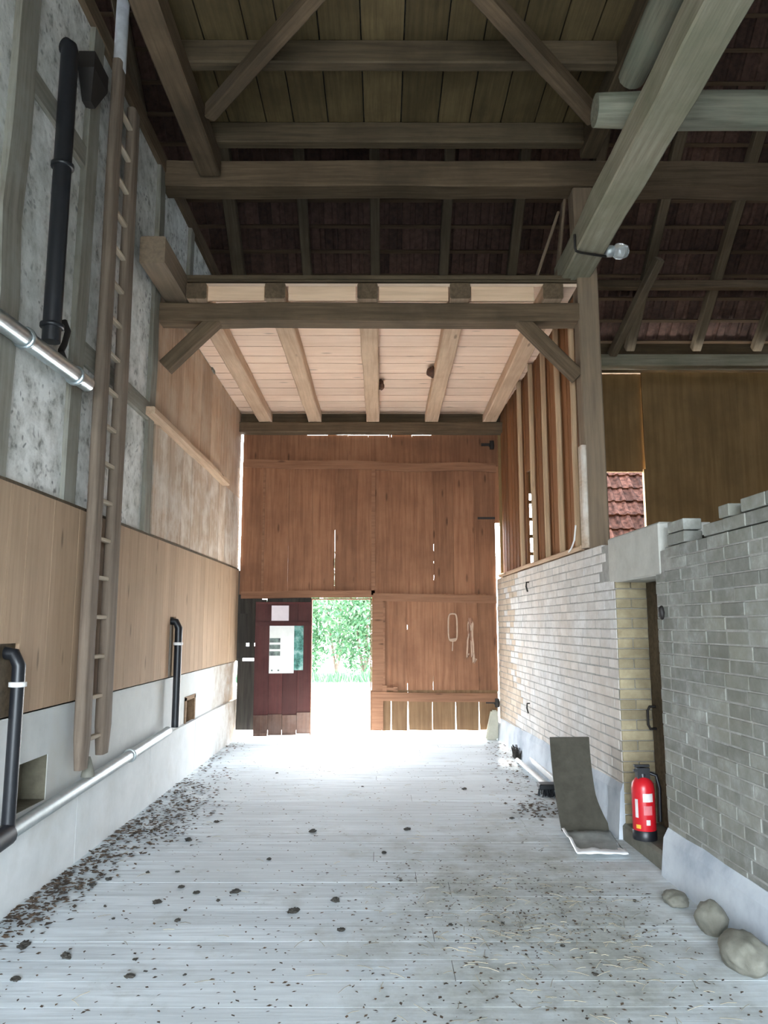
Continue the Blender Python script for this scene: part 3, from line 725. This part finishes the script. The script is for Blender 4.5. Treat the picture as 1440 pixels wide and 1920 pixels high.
# local x 0..0.76 from hinge to free edge, y + towards outside before turning -> faces the room now
WD = empty('wicket_door', (-.985, YG - .035, .06)); WD.parent = GT; WD.location = V((-.985, YG - .035, .06)) - V(GT['_o'])
mb = MB(); x = 0.01
for i, w in enumerate((.19, .2, .19, .2)):
    mb.box(x + .0015, x + w - .0015, 0, .03, .30, 1.87, mat=WM); x += w
mb.build('door_boards', M['door_red'], WD)
mb = MB(); x = 0.01
for i, w in enumerate((.19, .2, .19, .2)):
    mb.box(x + .002, x + w - .002, 0, .03, .07 + R.uniform(-.015, .015), .30, mat=WM)
    mb.box(x + .002, x + w - .002, .03, .042, .10, .36 + R.uniform(-.03, .03), mat=WM); x += w
mb.build('kick_boards', M['door_foot'], WD)
mb = MB(); mb.box(0.01, .79, .03, .05, 1.55, 1.60, mat=WM); mb.box(0.01, .79, .03, .042, 1.85, 1.88, mat=WM); mb.build('door_ledge', M['door_red'], WD)
mb = MB(); mb.chbox(.33, .57, .0425, .045, 1.62, 1.83, .001, .5, 0, WM); tag(mb.build('paper_notice', M['note']), 'small blank pale paper notice pinned near the top of the wicket door', 'notice')
PS = empty('poster', tuple(WM @ V((.35, .034, .9))), 'large white poster with three dark photos and a teal strip on the red door', 'poster')
mb = MB(); mb.box(.25, .59, .0305, .0325, .90, 1.56, .5, mat=WM); mb.build('white_sheet', M['poster'], PS)
mb = MB(); mb.box(.12, .25, .0305, .0325, .94, 1.56, .5, mat=WM); mb.build('teal_strip', M['teal'], PS)
for z in (1.32, 1.23, 1.14):
    mb = MB(); mb.box(.44, .588, .0326, .0335, z, z + .06, .5, mat=WM); mb.build('dark_photo', M['photo'], PS)
for x_ in (.55, .46):
    mb = MB(); mb.box(x_ - .012, x_ + .012, .0326, .0335, .93, .95, .5, mat=WM); mb.build('footer_mark', M['photo'], PS)
# iron hardware
def hinge(x, z):
    mb = MB(); mb.box(x - .12, x + .02, y0 - .03, y0 - .018, z - .02, z + .02); mb.lathe([(.03, -.07), (.035, -.02), (.03, .05)], (x + .035, y0 - .04, z), 10)
    mb.box(x - .01, x + .06, y0 - .05, y0 - .02, z - .03, z - .01); return mb
hinge(1.57, 4.17).build('gate_hinge', M['iron'], GT); hinge(1.57, .50).build('gate_hinge', M['iron'], GT)
mb = MB(); mb.box(1.38, 1.63, y0 - .03, y0 - .015, 3.07, 3.10); mb.build('iron_hook', M['iron'], GT)
mb = MB(); mb.box(.03, .20, y0 - .05, y0 - .006, .66, .70); mb.box(.01, .07, y0 - .06, y0 - .006, .645, .73); mb.box(.16, .22, y0 - .06, y0 - .006, .645, .71); mb.build('wooden_latch', M['gate_rail'], GT)
# rope loop and hanging rope bundle
mb = MB(); pts = []
for i in range(25):
    a = 2 * math.pi * i / 24; cx, cz = math.cos(a), math.sin(a)
    pts.append(V((1.0 + .062 * math.copysign(abs(cx) ** .45, cx), y0 - .035, 1.53 + .19 * math.copysign(abs(cz) ** .6, cz))))
mb.tube(pts, .011, 8); mb.tube([(.95, y0 - .04, 1.36), (1.05, y0 - .04, 1.37)], .013, 8); mb.tube([(1.0, y0 - .035, 1.34), (.99, y0 - .03, 1.2)], .007, 6)
tag(mb.build('rope_loop', M['rope']), 'narrow pale oval loop of rope hanging on the gate right of the doorway', 'rope')
mb = MB()
for k in range(7):
    ox = R.uniform(-.03, .03); pts = [V((1.25 + ox * .5, y0 - .03 - R.uniform(0, .02), 1.66))]
    L_ = R.uniform(.45, .8)
    for j in range(1, 8): pts.append(V((1.25 + ox * (1 + .2 * j) + .02 * noise.noise(V((k, j * .5, 0))), y0 - .03 - R.uniform(0, .015), 1.66 - L_ * j / 7)))
    pts.append(pts[-1] + V((.03, 0, .06))); mb.tube(pts, .011, 6, mi=k % 2)
mb.lathe([(.02, -.04), (.035, 0), (.02, .04)], (1.25, y0 - .04, 1.62), 10, mi=1)
tag(mb.build('rope_bundle', [M['rope'], M['rope_dark']]), 'dark bundle of hanging rope on the gate, nearer the brick wall', 'rope')
# guard stone at the gate's right corner
mb = MB(); pts = [(1.42, .0), (1.60, .0), (1.60, .40), (1.505, .40)]
vs = [(x, 10.86, z) for x, z in pts] + [(x + .0, 11.0 - .04, z) for x, z in pts]
bm = bmesh.new(); bv = [bm.verts.new(p) for p in vs]
for f in [(0, 1, 2, 3), (7, 6, 5, 4), (0, 4, 5, 1), (1, 5, 6, 2), (2, 6, 7, 3), (3, 7, 4, 0)]: bm.faces.new([bv[i] for i in f])
bmesh.ops.bevel(bm, geom=list(bm.edges), offset=.02, segments=2, affect='EDGES'); mb.frombm(bm, .5)
tag(mb.build('guard_stone', M['guard']), 'pale slanted guard stone at the right foot of the barn gate', 'stone')
# bird nests
for (x, y, l) in ((-.02, 9.40, 'dark mud nest on the right flank of the middle loft joist'), (.60, 8.9, 'dark mud nest on the left flank of the second joist from the right')):
    mb = MB(); mb.blob((x, y, 4.57), .055, .09, .06, .35, 3, seed=x); tag(mb.build('bird_nest', M['nest']), l, 'nest')

# ------------------------------------------------------------------ ladder
LD = empty('ladder', (-1.97, 5.45, .63), 'tall weathered wooden ladder fixed upright on the left wall', 'ladder')
for y, z0, z1, w in ((5.26, .62, 5.75, .082), (5.64, .66, 5.62, .092)):
    mb = MB(); n = 12; rings = []
    for i in range(26):
        z = z0 + (z1 - z0) * i / 25; k = .75 if i == 0 else 1 - .12 * i / 25; dx = .008 * noise.noise(V((z * .8, y, 0))); dy = .012 * noise.noise(V((z * .7, y, 9)))
        sq = lambda q: math.copysign(abs(q) ** .55, q)
        rings.append([V((-1.985 + dx + .04 * k * sq(math.cos(2 * math.pi * (j + .5) / n)), y + dy + w * k * sq(math.sin(2 * math.pi * (j + .5) / n)), z)) for j in range(n)])
    mb.ring(rings); o = mb.build('stringer', wood('stringer_wood', (.24, .185, .14), (.135, .10, .076), 'z', stain=(.11, .085, .065), stain_amt=.4) if y < 5.3 else bpy.data.materials['stringer_wood'], LD)
mb = MB(); mb.tube([(-1.985, 5.27, 5.70), (-1.985, 5.28, 7.0)], .048, 12); mb.build('stringer_lit_end', M['lit_end'], LD)['label'] = 'smooth upper end of the near stringer, light from above painted in as pale grey'
z = .80
while z < 5.6:
    mb = MB(); mb.chbox(-2.005, -1.965, 5.31, 5.57, z - .014, z + .014, .005); mb.build('rung', M['rung'], LD); z += .272
# ------------------------------------------------------------------ pipes on the left wall
def clamp(mb, c, r, ax): mb.lathe([(r * 1.0, -.014), (r * 1.25, -.012), (r * 1.25, .012), (r * 1.0, .014)], c, 16, axis=ax)
ZP = empty('zinc_pipe', (-1.95, 2.5, 3.0), 'shiny zinc pipe along the upper left wall, ending at the ladder', 'pipe')
mb = MB(); mb.tube([(-1.965, -1.5, 2.95), (-1.965, 1, 3.02), (-1.965, 4.95, 3.15)], .052, 18); mb.build('pipe_run', M['zinc'], ZP)
for y, z in ((4.05, 3.12), (4.75, 3.14)): mb = MB(); clamp(mb, (-1.965, y, z), .052, 'y'); mb.build('pipe_collar', M['zinc'], ZP)
BP = empty('black_downpipe', (-1.98, 4.36, 3.25), 'thick black vertical pipe high on the plastered left wall', 'pipe')
mb = MB(); mb.tube([(-1.985, 4.42, 3.24), (-1.985, 4.42, 4.3), (-1.985, 4.42, 5.16), (-1.99, 4.42, 5.19), (-2.02, 4.42, 5.21)], .054, 18); mb.build('pipe_run', M['black'], BP)
for z in (4.38, 3.34): mb = MB(); clamp(mb, (-1.985, 4.42, z), .055, 'z'); mb.build('pipe_collar', M['black'], BP)
mb = MB(); mb.tube([(-2.0, 4.60, 3.25), (-1.99, 4.62, 3.30), (-1.99, 4.66, 3.40), (-2.02, 4.66, 3.47)], .02, 8); mb.tube([(-2.0, 4.60, 3.25), (-2.0, 4.66, 3.21), (-2.03, 4.72, 3.24)], .02, 8)
tag(mb.build('hook_bracket', M['iron']), 'small black hooked iron bracket between the black pipe and the zinc pipe', 'bracket')
mb = MB(); mb.ring([[V((-2.06, 4.72, 5.42)), V((-2.06, 4.98, 5.42)), V((-1.95, 4.98, 5.42)), V((-1.95, 4.72, 5.42))], [V((-2.06, 4.72, 5.3)), V((-2.06, 4.98, 5.3)), V((-1.95, 4.98, 5.3)), V((-1.95, 4.72, 5.3))], [V((-2.06, 4.82, 5.12)), V((-2.06, 4.90, 5.12)), V((-2.0, 4.90, 5.12)), V((-2.0, 4.82, 5.12))]], smooth=False)
tag(mb.build('hopper', M['iron']), 'small dark metal hopper high on the wall beside the ladder top', 'hopper')
dz = lambda y: .458 + (y - 4.15) * .0405
DP = empty('drain_pipe', (-1.98, 5.7, .5), 'grey zinc drain pipe running low along the concrete wall base', 'pipe')
mb = MB(); mb.tube([(-1.985, y, dz(y)) for y in (4.2, 5.2, 6.2, 7.35)], .042, 16); mb.build('pipe_run', M['zinc_dull'], DP)
mb = MB()
for y in (6.28,): clamp(mb, (-1.985, y, dz(y)), .043, 'y')
mb.build('pipe_collar', M['zinc_dull'], DP)
mb = MB(); mb.tube([(-1.985, 4.28, dz(4.28)), (-1.985, 4.15, .455), (-1.985, 3.9, .44), (-1.985, 2.5, .40)], .058, 14); mb.build('dark_elbow', M['black'], DP)
def drop(y, zt, zb, lab, x=-1.985):
    e = empty('drain_downpipe', (x, y, zb), lab, 'pipe', 'black downpipes rising from the low drain pipe')
    mb = MB(); mb.tube([(x - .1, y, zt + .03), (x - .03, y, zt + .02), (x, y, zt - .04), (x, y, zt - .15), (x, y, zb)], .036, 14); mb.build('pipe_run', M['black'], e)
    mb = MB(); clamp(mb, (x, y, zt - .19 if zt > 1.5 else zt - .14), .037, 'z'); mb.build('pipe_clamp', M['white'], e)['label'] = 'pale clamp ring'
drop(4.29, 1.38, .48, 'black downpipe at the left edge, dropping from a notch in the boards')
drop(7.61, 1.57, .59, 'black downpipe right of the ladder, dropping from a notch in the boards')
mb = MB(); mb.lathe([(.045, 0), (.04, .03), (.022, .10), (.012, .13)], (-1.985, 5.40, dz(5.40) + .040), 16); tag(mb.build('grey_cone', M['stone']), 'small grey cone standing on the low drain pipe below the ladder', 'cone')
# ------------------------------------------------------------------ right side things
# flood lamp on the overhead beam
FL = empty('beam_lamp', (1.98, 6.25, 4.74), 'small clear glass lamp fixed to the side of the pale overhead beam', 'lamp')
mb = MB(); mb.tube([(1.645, 6.15, 4.86), (1.645, 6.15, 4.74), (1.655, 6.16, 4.715), (1.70, 6.18, 4.712), (1.93, 6.25, 4.712), (1.96, 6.26, 4.73)], .011, 8); mb.build('conduit', M['iron'], FL)
mb = MB(); mb.lathe([(.035, -.04), (.05, -.03), (.05, .02), (.045, .03)], (1.97, 6.25, 4.76), 16, axis='x'); mb.build('lamp_base', M['zinc_dull'], FL)
mb = MB(); mb.lathe([(.045, .0), (.068, .03), (.07, .07), (.05, .12), (.02, .135)], (2.0, 6.25, 4.76), 18, axis='x'); mb.build('glass_globe', M['glass'], FL)
# fire extinguisher
ex, ey, ez = 1.80, 5.52, .115
FE = empty('fire_extinguisher', (ex, ey, ez), 'red fire extinguisher standing on the sill of the brick doorway', 'fire extinguisher')
r = .078
mb = MB(); mb.lathe([(r * .98, .05), (r, .07), (r, .33), (r * .92, .37), (r * .6, .40), (r * .35, .41)], (ex, ey, ez), 28); mb.build('cylinder', M['red'], FE)
mb = MB(); mb.lathe([(r * 1.02, 0), (r * 1.04, .01), (r * 1.04, .06), (r * .98, .065)], (ex, ey, ez), 28); mb.build('foot_ring', M['black'], FE)
mb = MB(); mb.lathe([(r * .4, .40), (r * .42, .43), (.02, .45), (.018, .47)], (ex, ey, ez), 16)
mb.box(ex - .06, ex + .05, ey - .014, ey + .014, ez + .445, ez + .458); mb.box(ex - .055, ex + .05, ey - .014, ey + .014, ez + .475, ez + .49); mb.box(ex - .04, ex + .045, ey - .03, ey + .03, ez + .39, ez + .47)
mb.build('valve_lever', M['black'], FE)
mb = MB(); mb.tube([(ex + .03, ey - .0, ez + .44), (ex + .09, ey - .02, ez + .42), (ex + .105, ey - .03, ez + .34), (ex + .1, ey - .03, ez + .12)], .012, 8); mb.build('hose', M['black'], FE)
def decal(nm, mat, a0, a1, z0, z1, lab=None):
    mb = MB(); n = 8; vs = []
    for i in range(n + 1):
        a = math.radians(a0 + (a1 - a0) * i / n)
        for z in (z0, z1): vs.append(V((ex + (r + .0012) * math.sin(a), ey - (r + .0012) * math.cos(a), ez + z)))
    mb.add(vs, [(2 * i, 2 * i + 2, 2 * i + 3, 2 * i + 1) for i in range(n)], .5); mb.build(nm, mat, FE)
# camera looks from the front left: angle about -18 deg is facing
decal('white_label', M['label'], -20, 32, .255, .31); decal('pink_panel', M['pink'], -18, 25, .17, .23)
decal('round_symbol', M['label'], -8, 12, .105, .14); decal('yellow_mark', M['yellow'], -60, -35, .08, .105); decal('small_text', M['label'], -62, -45, .15, .27)
# dark curved mat leaning on the brick wall
mb = MB(); prof = []; n = 16
for i in range(n + 1):
    t = i / n; z = .655 * (1 - (1 - t) ** 1.15); yy = 6.42 - .27 * (1 - t) ** 2.4 ; prof.append((yy, z))
rings = []
for (yy, z) in prof:
    w = .07 * max(0, (.25 - z) / .25) ** 1.5; sl = -.02 * z
    xa, xb = 1.375 + sl * .9, 1.69 + sl * .6 + w
    rings.append([V((xa, yy, z + .005)), V((xb, yy + .015, z + .005)), V((xb, yy + .04, z + .005)), V((xa, yy + .025, z + .005))])
mb.ring(rings, True, .5, 0, False); tag(mb.build('rubber_mat', M['mat']), 'dark upright rubber mat leaning at the brick wall beside the doorway', 'mat')
# crumpled plastic sack in front
mb = MB(); nx, ny = 18, 14; q = [(1.36, 6.30), (1.74, 6.30), (1.70, 5.50), (1.30, 5.56)]
q = [V((1.365, 6.12, 0)), V((1.73, 6.14, 0)), V((1.665, 5.46, 0)), V((1.32, 5.47, 0))]
pts = []
for j in range(ny + 1):
    for i in range(nx + 1):
        u, v = i / nx, j / ny
        p = (q[0] * (1 - u) + q[1] * u) * (1 - v) + (q[3] * (1 - u) + q[2] * u) * v
        e = min(u, 1 - u, v, 1 - v)
        z = .014 + .035 * max(0, noise.noise(V((u * 3, v * 3, 2)))) + .008 * noise.noise(V((u * 6, v * 5, 5)))
        if v > .82 or u < .07: z += .022
        pts.append(V((p.x, p.y, max(.006, z))))
W1 = nx + 1; fs = []; fm = []
for j in range(ny):
    for i in range(nx):
        u, v = (i + .5) / nx, (j + .5) / ny
        fs.append((j * W1 + i, (j + 1) * W1 + i, (j + 1) * W1 + i + 1, j * W1 + i + 1))
        fm.append(1 if (v > .80 + .05 * noise.noise(V((u * 5, 0, 1)))) or (u < .06) or (u > .8 and v > .68 and noise.noise(V((u * 9, v * 9, 3))) > -.1) else 0)
mb.add(pts, fs, .5, 0, True); mb.mi = fm
o = mb.build('plastic_sack', [M['sack'], M['sackrim']]); tag(o, 'crumpled grey plastic sack with a white rim flat on the floor before the dark mat', 'sack')
sm = o.modifiers.new('thick', 'SOLIDIFY'); sm.thickness = .005
# white handled broom lying by the wall, with its dark head
BR = empty('broom', (1.55, 8.3, 0), 'broom with a long white handle lying along the foot of the brick wall', 'broom')
mb = MB(); mb.tube([(1.555, 9.15, .03), (1.53, 7.45, .085)], .022, 10); mb.build('handle', M['white'], BR)
mb = MB()
mb.chbox(1.44, 1.62, 7.30, 7.44, .07, .12, .01)
for k in range(46):
    x = 1.45 + .16 * R.random(); y = 7.31 + .12 * R.random(); mb.tube([(x, y, .075), (x + R.uniform(-.03, .03), y + R.uniform(-.04, .02), .006)], .006, 5)
mb.build('bristle_head', M['black'], BR)
mb = MB()
pts = []
for i in range(60):
    a = i * 2 * math.pi / 20; pts.append(V((1.60 + .02 * (i / 60) , 7.12 + .13 * math.cos(a), .155 + .13 * math.sin(a))) + V((.03 * i / 60, 0, 0)))
mb.tube(pts, [.017 + .004 * (i % 2) for i in range(60)], 8); tag(mb.build('hose_coil', M['black']), 'coil of black ribbed hose standing behind the dark mat at the wall', 'hose')
mb = MB()
for k in range(60):
    a = R.uniform(0, 6.28); l = R.uniform(.05, .16); x, y = 1.60 + R.uniform(-.03, .03), 9.45 + R.uniform(-.09, .09); mb.tube([(x, y, .0), (x + l * .3 * math.cos(a), y + l * .4 * math.sin(a), l)], [.008, .003], 4)
tag(mb.build('dark_tuft', M['clod']), 'small dark tuft of brushwood at the wall foot beyond the white handle', 'tuft')
mb = MB(); mb.chbox(1.66, 1.69, 7.3, 8.95, .04, .10, .006, mat=Matrix.Translation((0, 0, 0)))
tag(mb.build('white_batten', M['white']), 'white batten lying against the plinth behind the broom handle', 'batten')
# stones
for i, (x, y, sx, sy, sz, l) in enumerate(((1.70, 4.22, .075, .10, .085, 'rounded stone at the foot of the brick wall, the middle one'), (1.67, 3.80, .10, .15, .09, 'largest and nearest rounded stone at the foot of the brick wall'), (1.66, 4.62, .07, .09, .04, 'low flat stone at the foot of the brick wall, nearest the doorway'))):
    mb = MB(); mb.blob((x, y, sz * .72), sx, sy, sz, .18, 4, seed=i + 2); tag(mb.build('field_stone', M['stone']), l, 'stone', 'stones along the foot of the brick wall')
# small iron things on the bricks
for (s, z, l) in ((1.88, 2.0, 'rusty iron hook on the bricks under the stud partition'), (1.75, .62, 'small iron spike in the lower far bricks above the plinth')):
    mb = MB(); mb.tube([wr(s, .02, z + .05), wr(s, -.03, z + .05), wr(s, -.035, z), wr(s, -.02, z - .06)], .010, 6); tag(mb.build('wall_hook', M['iron']), l, 'hook')
mb = MB(); mb.blob(tuple(wr(D1 + .1, -.012, 1.64)), .02, .03, .045, .3, 2); tag(mb.build('iron_bolt', M['iron']), 'dark iron bolt in the near edge of the brick doorway', 'bolt')

# ------------------------------------------------------------------ litter
def leafquad(mb, x, y, z, s, tone=None, mi=0):
    a = R.uniform(0, 6.28); t = R.uniform(-.5, .5); c, sn = math.cos(a), math.sin(a); w = s * R.uniform(.35, .7)
    p = [(-s, 0, 0), (0, -w, s * .25 * R.random()), (s, 0, s * t * .5), (0, w, s * .3 * R.random())]
    mb.add([(x + c * px - sn * py, y + sn * px + c * py, z + abs(pz)) for px, py, pz in p], [(0, 1, 2, 3)], tone, mi)
mb = MB()
for (x0, y0_, sx, sy, n) in ((-1.93, 4.55, .10, .35, 420), (-1.86, 5.2, .12, .2, 130), (-1.78, 6.15, .17, .28, 420), (-1.72, 6.9, .2, .35, 300), (-1.9, 5.55, .1, .15, 90), (-1.88, 7.6, .14, .3, 150), (-1.75, 8.1, .25, .5, 90), (-1.93, 9.6, .08, .9, 120), (1.5, 9.6, .1, .7, 100), (1.32, 6.85, .12, .18, 150), (1.42, 8.2, .12, .8, 160)):
    for k in range(n):
        x = R.gauss(x0, sx); y = R.gauss(y0_, sy)
        if x < -2.02: x = -2.02 + R.random() * .1
        if x > 1.6: x = 1.6
        if 6.0 < y < 6.5 and x > 1.3: continue
        h = .035 * math.exp(-((x - x0) / sx) ** 2 - ((y - y0_) / sy) ** 2)
        leafquad(mb, x, y, .006 + h * R.random(), R.uniform(.010, .030))
tag(mb.build('leaf_litter', M['leaf_dry']), 'dry brown leaf litter drifted along the foot of the walls', 'litter', kind='stuff')
mb = MB()
for k in range(3000):
    x = R.uniform(-1.9, 1.6); y = 3.0 + 7.5 * R.random() ** 1.3
    if R.random() < .4: x = R.gauss(.8, .55); y = R.gauss(4.4, .6)
    if x > 1.55 or x < -2 or (5.4 < y < 6.5 and x > 1.25): continue
    leafquad(mb, x, y, .006, R.uniform(.004, .014))
tag(mb.build('crumb_litter', M['leaf_dry']), 'small dark crumbs scattered over the whole plank floor', 'litter', kind='stuff')
mb = MB()
for k in range(420):
    x = R.gauss(.85, .42); y = R.gauss(4.2, .5)
    if k < 90: x = R.uniform(-1.8, 1.4); y = R.uniform(3, 9)
    if x > 1.5 or x < -2: continue
    a = R.uniform(0, 3.14); l = R.uniform(.015, .05)
    mb.tube([(x - l * math.cos(a), y - l * math.sin(a), .007), (x, y, .009 + .004 * R.random()), (x + l * math.cos(a), y + l * math.sin(a), .007)], .0014, 4)
tag(mb.build('straw_litter', M['straw']), 'thin straw scattered on the floor before the brick wall', 'straw', kind='stuff')
pos = [(-1.594, 5.566), (-1.488, 5.176), (-1.412, 5.908), (-1.549, 4.586), (-1.085, 4.52), (-1.08, 4.366), (-1.439, 4.404), (-1.5, 3.922), (-1.743, 4.033), (-1.135, 3.709), (-1.072, 3.763), (-1.162, 3.892), (-1.619, 3.69), (-.931, 4.669), (-1.084, 4.801), (-1.202, 4.894), (-1.312, 6.444), (-1.108, 5.565), (-1.297, 5.197), (-1.747, 4.944), (-1.691, 5.042), (-1.832, 4.896), (-1.279, 4.644), (-.862, 4.819), (-.886, 3.735), (.202, 6.214), (.119, 5.017), (-.484, 4.487), (-.208, 4.241), (-.755, 5.455), (-.511, 6.154), (.362, 4.31), (.887, 4.038), (.642, 4.31), (-1.111, 8.499), (-.186, 7.815), (.789, 7.689), (1.061, 6.557), (-.261, 4.667), (.016, 5.599), (1.444, 4.662), (.969, 3.719)]
for i, (x, y) in enumerate(pos):
    mb = MB(); s = .007 + .019 * R.random() ** 1.5
    for k in range(R.choice((1, 2, 2, 3))):
        mb.blob((x + R.uniform(-.6, .6) * s, y + R.uniform(-.6, .6) * s, s * .4), s * R.uniform(.7, 1.2), s * R.uniform(.8, 1.5), s * .45, .8, 2, seed=i + k, smooth=False)
    tag(mb.build('dirt_clod', M['clod']), 'dark dry clod of dirt lying on the open plank floor', 'clod', 'dirt clods on the plank floor')

# ------------------------------------------------------------------ outside
def shrub(x, y, rx, h, n, lab):
    e = empty('green_shrub', (x, y, -.05), lab, 'shrub', 'shrubs beyond the open wicket door')
    mb = MB()
    for k in range(n):
        a = R.uniform(0, 6.283); u = R.uniform(-1, 1); rr = R.random() ** .35; lump = 1 + .25 * noise.noise(V((math.cos(a) * 1.5, math.sin(a) * 1.5, u * 2 + x)))
        c = V((x + rx * rr * lump * math.cos(a) * math.sqrt(1 - u * u * .8), y + rx * .8 * rr * lump * math.sin(a) * math.sqrt(1 - u * u * .8), h * .5 + h * .5 * u * rr * lump))
        if c.z < .02: c.z = R.uniform(.02, .5)
        s = R.uniform(.05, .11); d = V((R.gauss(0, 1), R.gauss(0, 1), R.gauss(0, 1))).normalized(); t = d.cross(V((R.gauss(0, 1), R.gauss(0, 1), R.gauss(0, 1)))).normalized()
        mb.add([c - d * s, c + t * s * .45, c + d * s, c - t * s * .45], [(0, 1, 2, 3)])
    mb.build('foliage', M['leaf'], e)
    mb = MB()
    for k in range(5):
        a = k * 1.26; mb.tube([(x, y, -.05), (x + .3 * rx * math.cos(a), y + .3 * rx * math.sin(a), h * .4), (x + .6 * rx * math.cos(a), y + .6 * rx * math.sin(a), h * .8)], [.05, .035, .015], 6)
    mb.build('stem', M['bark'], e)
shrub(-2.65, 24.2, .98, 3.4, 4200, 'leafy green shrub at the left side of the open doorway view')
shrub(-.55, 24.3, .98, 3.5, 4200, 'leafy green shrub at the right side of the open doorway view')
shrub(-1.55, 26.7, 1.25, 4.4, 4200, 'taller green shrub behind and between the two seen through the doorway')
mb = MB()
for k in range(2600):
    x = R.uniform(-4.5, 2.5); y = 22.1 + R.random() ** 1.2 * 1.05; a = R.uniform(0, 6.28); h = R.uniform(.08, .3)
    mb.add([(x - .02, y, -.05), (x + .02, y, -.05), (x + .1 * math.cos(a), y + .1 * math.sin(a), h)], [(0, 1, 2)])
tag(mb.build('grass_verge', M['leaf']), 'grass verge in front of the green shrubs outside the door', 'grass', kind='stuff')
# neighbour's tiled roof seen through the opening in the plywood wall
NR = empty('neighbour_roof', (5.0, 15.5, 0), 'weathered red tiled roof outside, seen through the gap beside the tall post', 'roof')
mb = MB(); a = V((0, 13.2, 2.4)); sl = V((0, 1, 1.5)).normalized(); nn = V((0, -1.5, 1)).normalized()
for i in range(14):
    p = a + sl * (i * .34); q = a + sl * (i * .34 + .37) + nn * -.0
    x = 3.55 + .08 * i * 0 + .11 * i * .0
    while x < 7.5:
        d = R.uniform(0, .012)
        xs = [(0, 0), (.1, .0), (.13, .03), (.17, .03), (.2, .0)]
        vs = [p + V((x + u, 0, 0)) + nn * (w + .045 + d) for u, w in xs] + [q + V((x + u, 0, 0)) + nn * (w + d) for u, w in xs] + [p + V((x + u, 0, 0)) for u, w in xs]
        mb.add(vs, [(k, k + 1, k + 6, k + 5) for k in range(4)] + [(k + 10, k + 11, k + 1, k) for k in range(4)]); x += .2
q0 = a - nn * .02; q1 = a + sl * 4.85 - nn * .02
mb.add([q0 + V((3.56, 0, 0)), q0 + V((7.5, 0, 0)), q1 + V((7.5, 0, 0)), q1 + V((3.56, 0, 0))], [(0, 1, 2, 3)], .4)
mb.build('roof_tiles', M['outtile'], NR)
mb = MB(); mb.box(3.6, 7.4, 13.35, 15.6, -.05, 2.35); mb.build('shed_wall', M['plinth'], NR)
top = a + sl * 4.8
mb = MB(); mb.add([(3.6, 13.3, 2.35), (3.6, top.y, 2.35), (3.6, top.y, top.z - .05), (3.64, 13.3, 2.35), (3.64, top.y, 2.35), (3.64, top.y, top.z - .05)], [(0, 1, 2), (5, 4, 3), (0, 3, 4, 1), (1, 4, 5, 2), (2, 5, 3, 0)]); mb.build('gable_board', M['plinth'], NR)

# ------------------------------------------------------------------ light
W = bpy.data.worlds.new('sky'); S.world = W; W.use_nodes = True; nt = W.node_tree
bg = nt.nodes['Background']
sky = _n(nt, 'ShaderNodeTexSky'); sky.sky_type = 'NISHITA'; sky.sun_disc = False; sky.sun_elevation = math.radians(50); sky.sun_rotation = math.radians(0)
sky.dust_density = 2.5; sky.air_density = 1.0
mixs = _mix(nt, .72, sky.outputs[0], (8.6, 9.7, 10.7)); nt.links.new(mixs, bg.inputs[0]); bg.inputs[1].default_value = 2.5
def sun(elev, az, e, col):
    l = bpy.data.lights.new('sun', 'SUN'); l.energy = e; l.angle = math.radians(7); l.color = col
    o = bpy.data.objects.new('sun', l); COL.objects.link(o); o.location = (0, -20, 30)
    d = V((math.sin(az) * math.cos(elev), math.cos(az) * math.cos(elev), math.sin(elev)))   # towards the sun
    o.rotation_euler = (-d).to_track_quat('-Z', 'Y').to_euler()
sun(math.radians(54), math.radians(4), 26, (1, .95, .87))
def portal(loc, rot, sx, sy):
    l = bpy.data.lights.new('daylight_opening', 'AREA'); l.shape = 'RECTANGLE'; l.size = sx; l.size_y = sy; l.cycles.is_portal = True
    o = bpy.data.objects.new('daylight_opening', l); COL.objects.link(o); o.location = loc; o.rotation_euler = rot
portal((-.07, -3.7, 1.75), (math.radians(90), 0, 0), 4.05, 3.5)      # -Z axis -> +Y
portal((-.57, YG + .02, 1.0), (math.radians(-90), 0, 0), .86, 1.9)
# ------------------------------------------------------------------ camera
cam = bpy.data.cameras.new('camera'); co = bpy.data.objects.new('camera', cam); COL.objects.link(co)
cam.sensor_fit = 'HORIZONTAL'; cam.sensor_width = 36; cam.lens = 36 * 1442 / 1440; cam.clip_end = 300; cam.clip_start = .05
co.location = (0, 0, 1.56); co.rotation_euler = (math.radians(90) + math.atan(212 / 1442), 0, -math.atan(4 / 1442))
S.camera = co
S.view_settings.view_transform = 'Standard'; S.view_settings.look = 'None'; S.view_settings.gamma = 1; S.view_settings.use_curve_mapping = False
S.view_settings.exposure = 0.64
for o in bpy.data.objects:
    if '_o' in o: del o['_o']
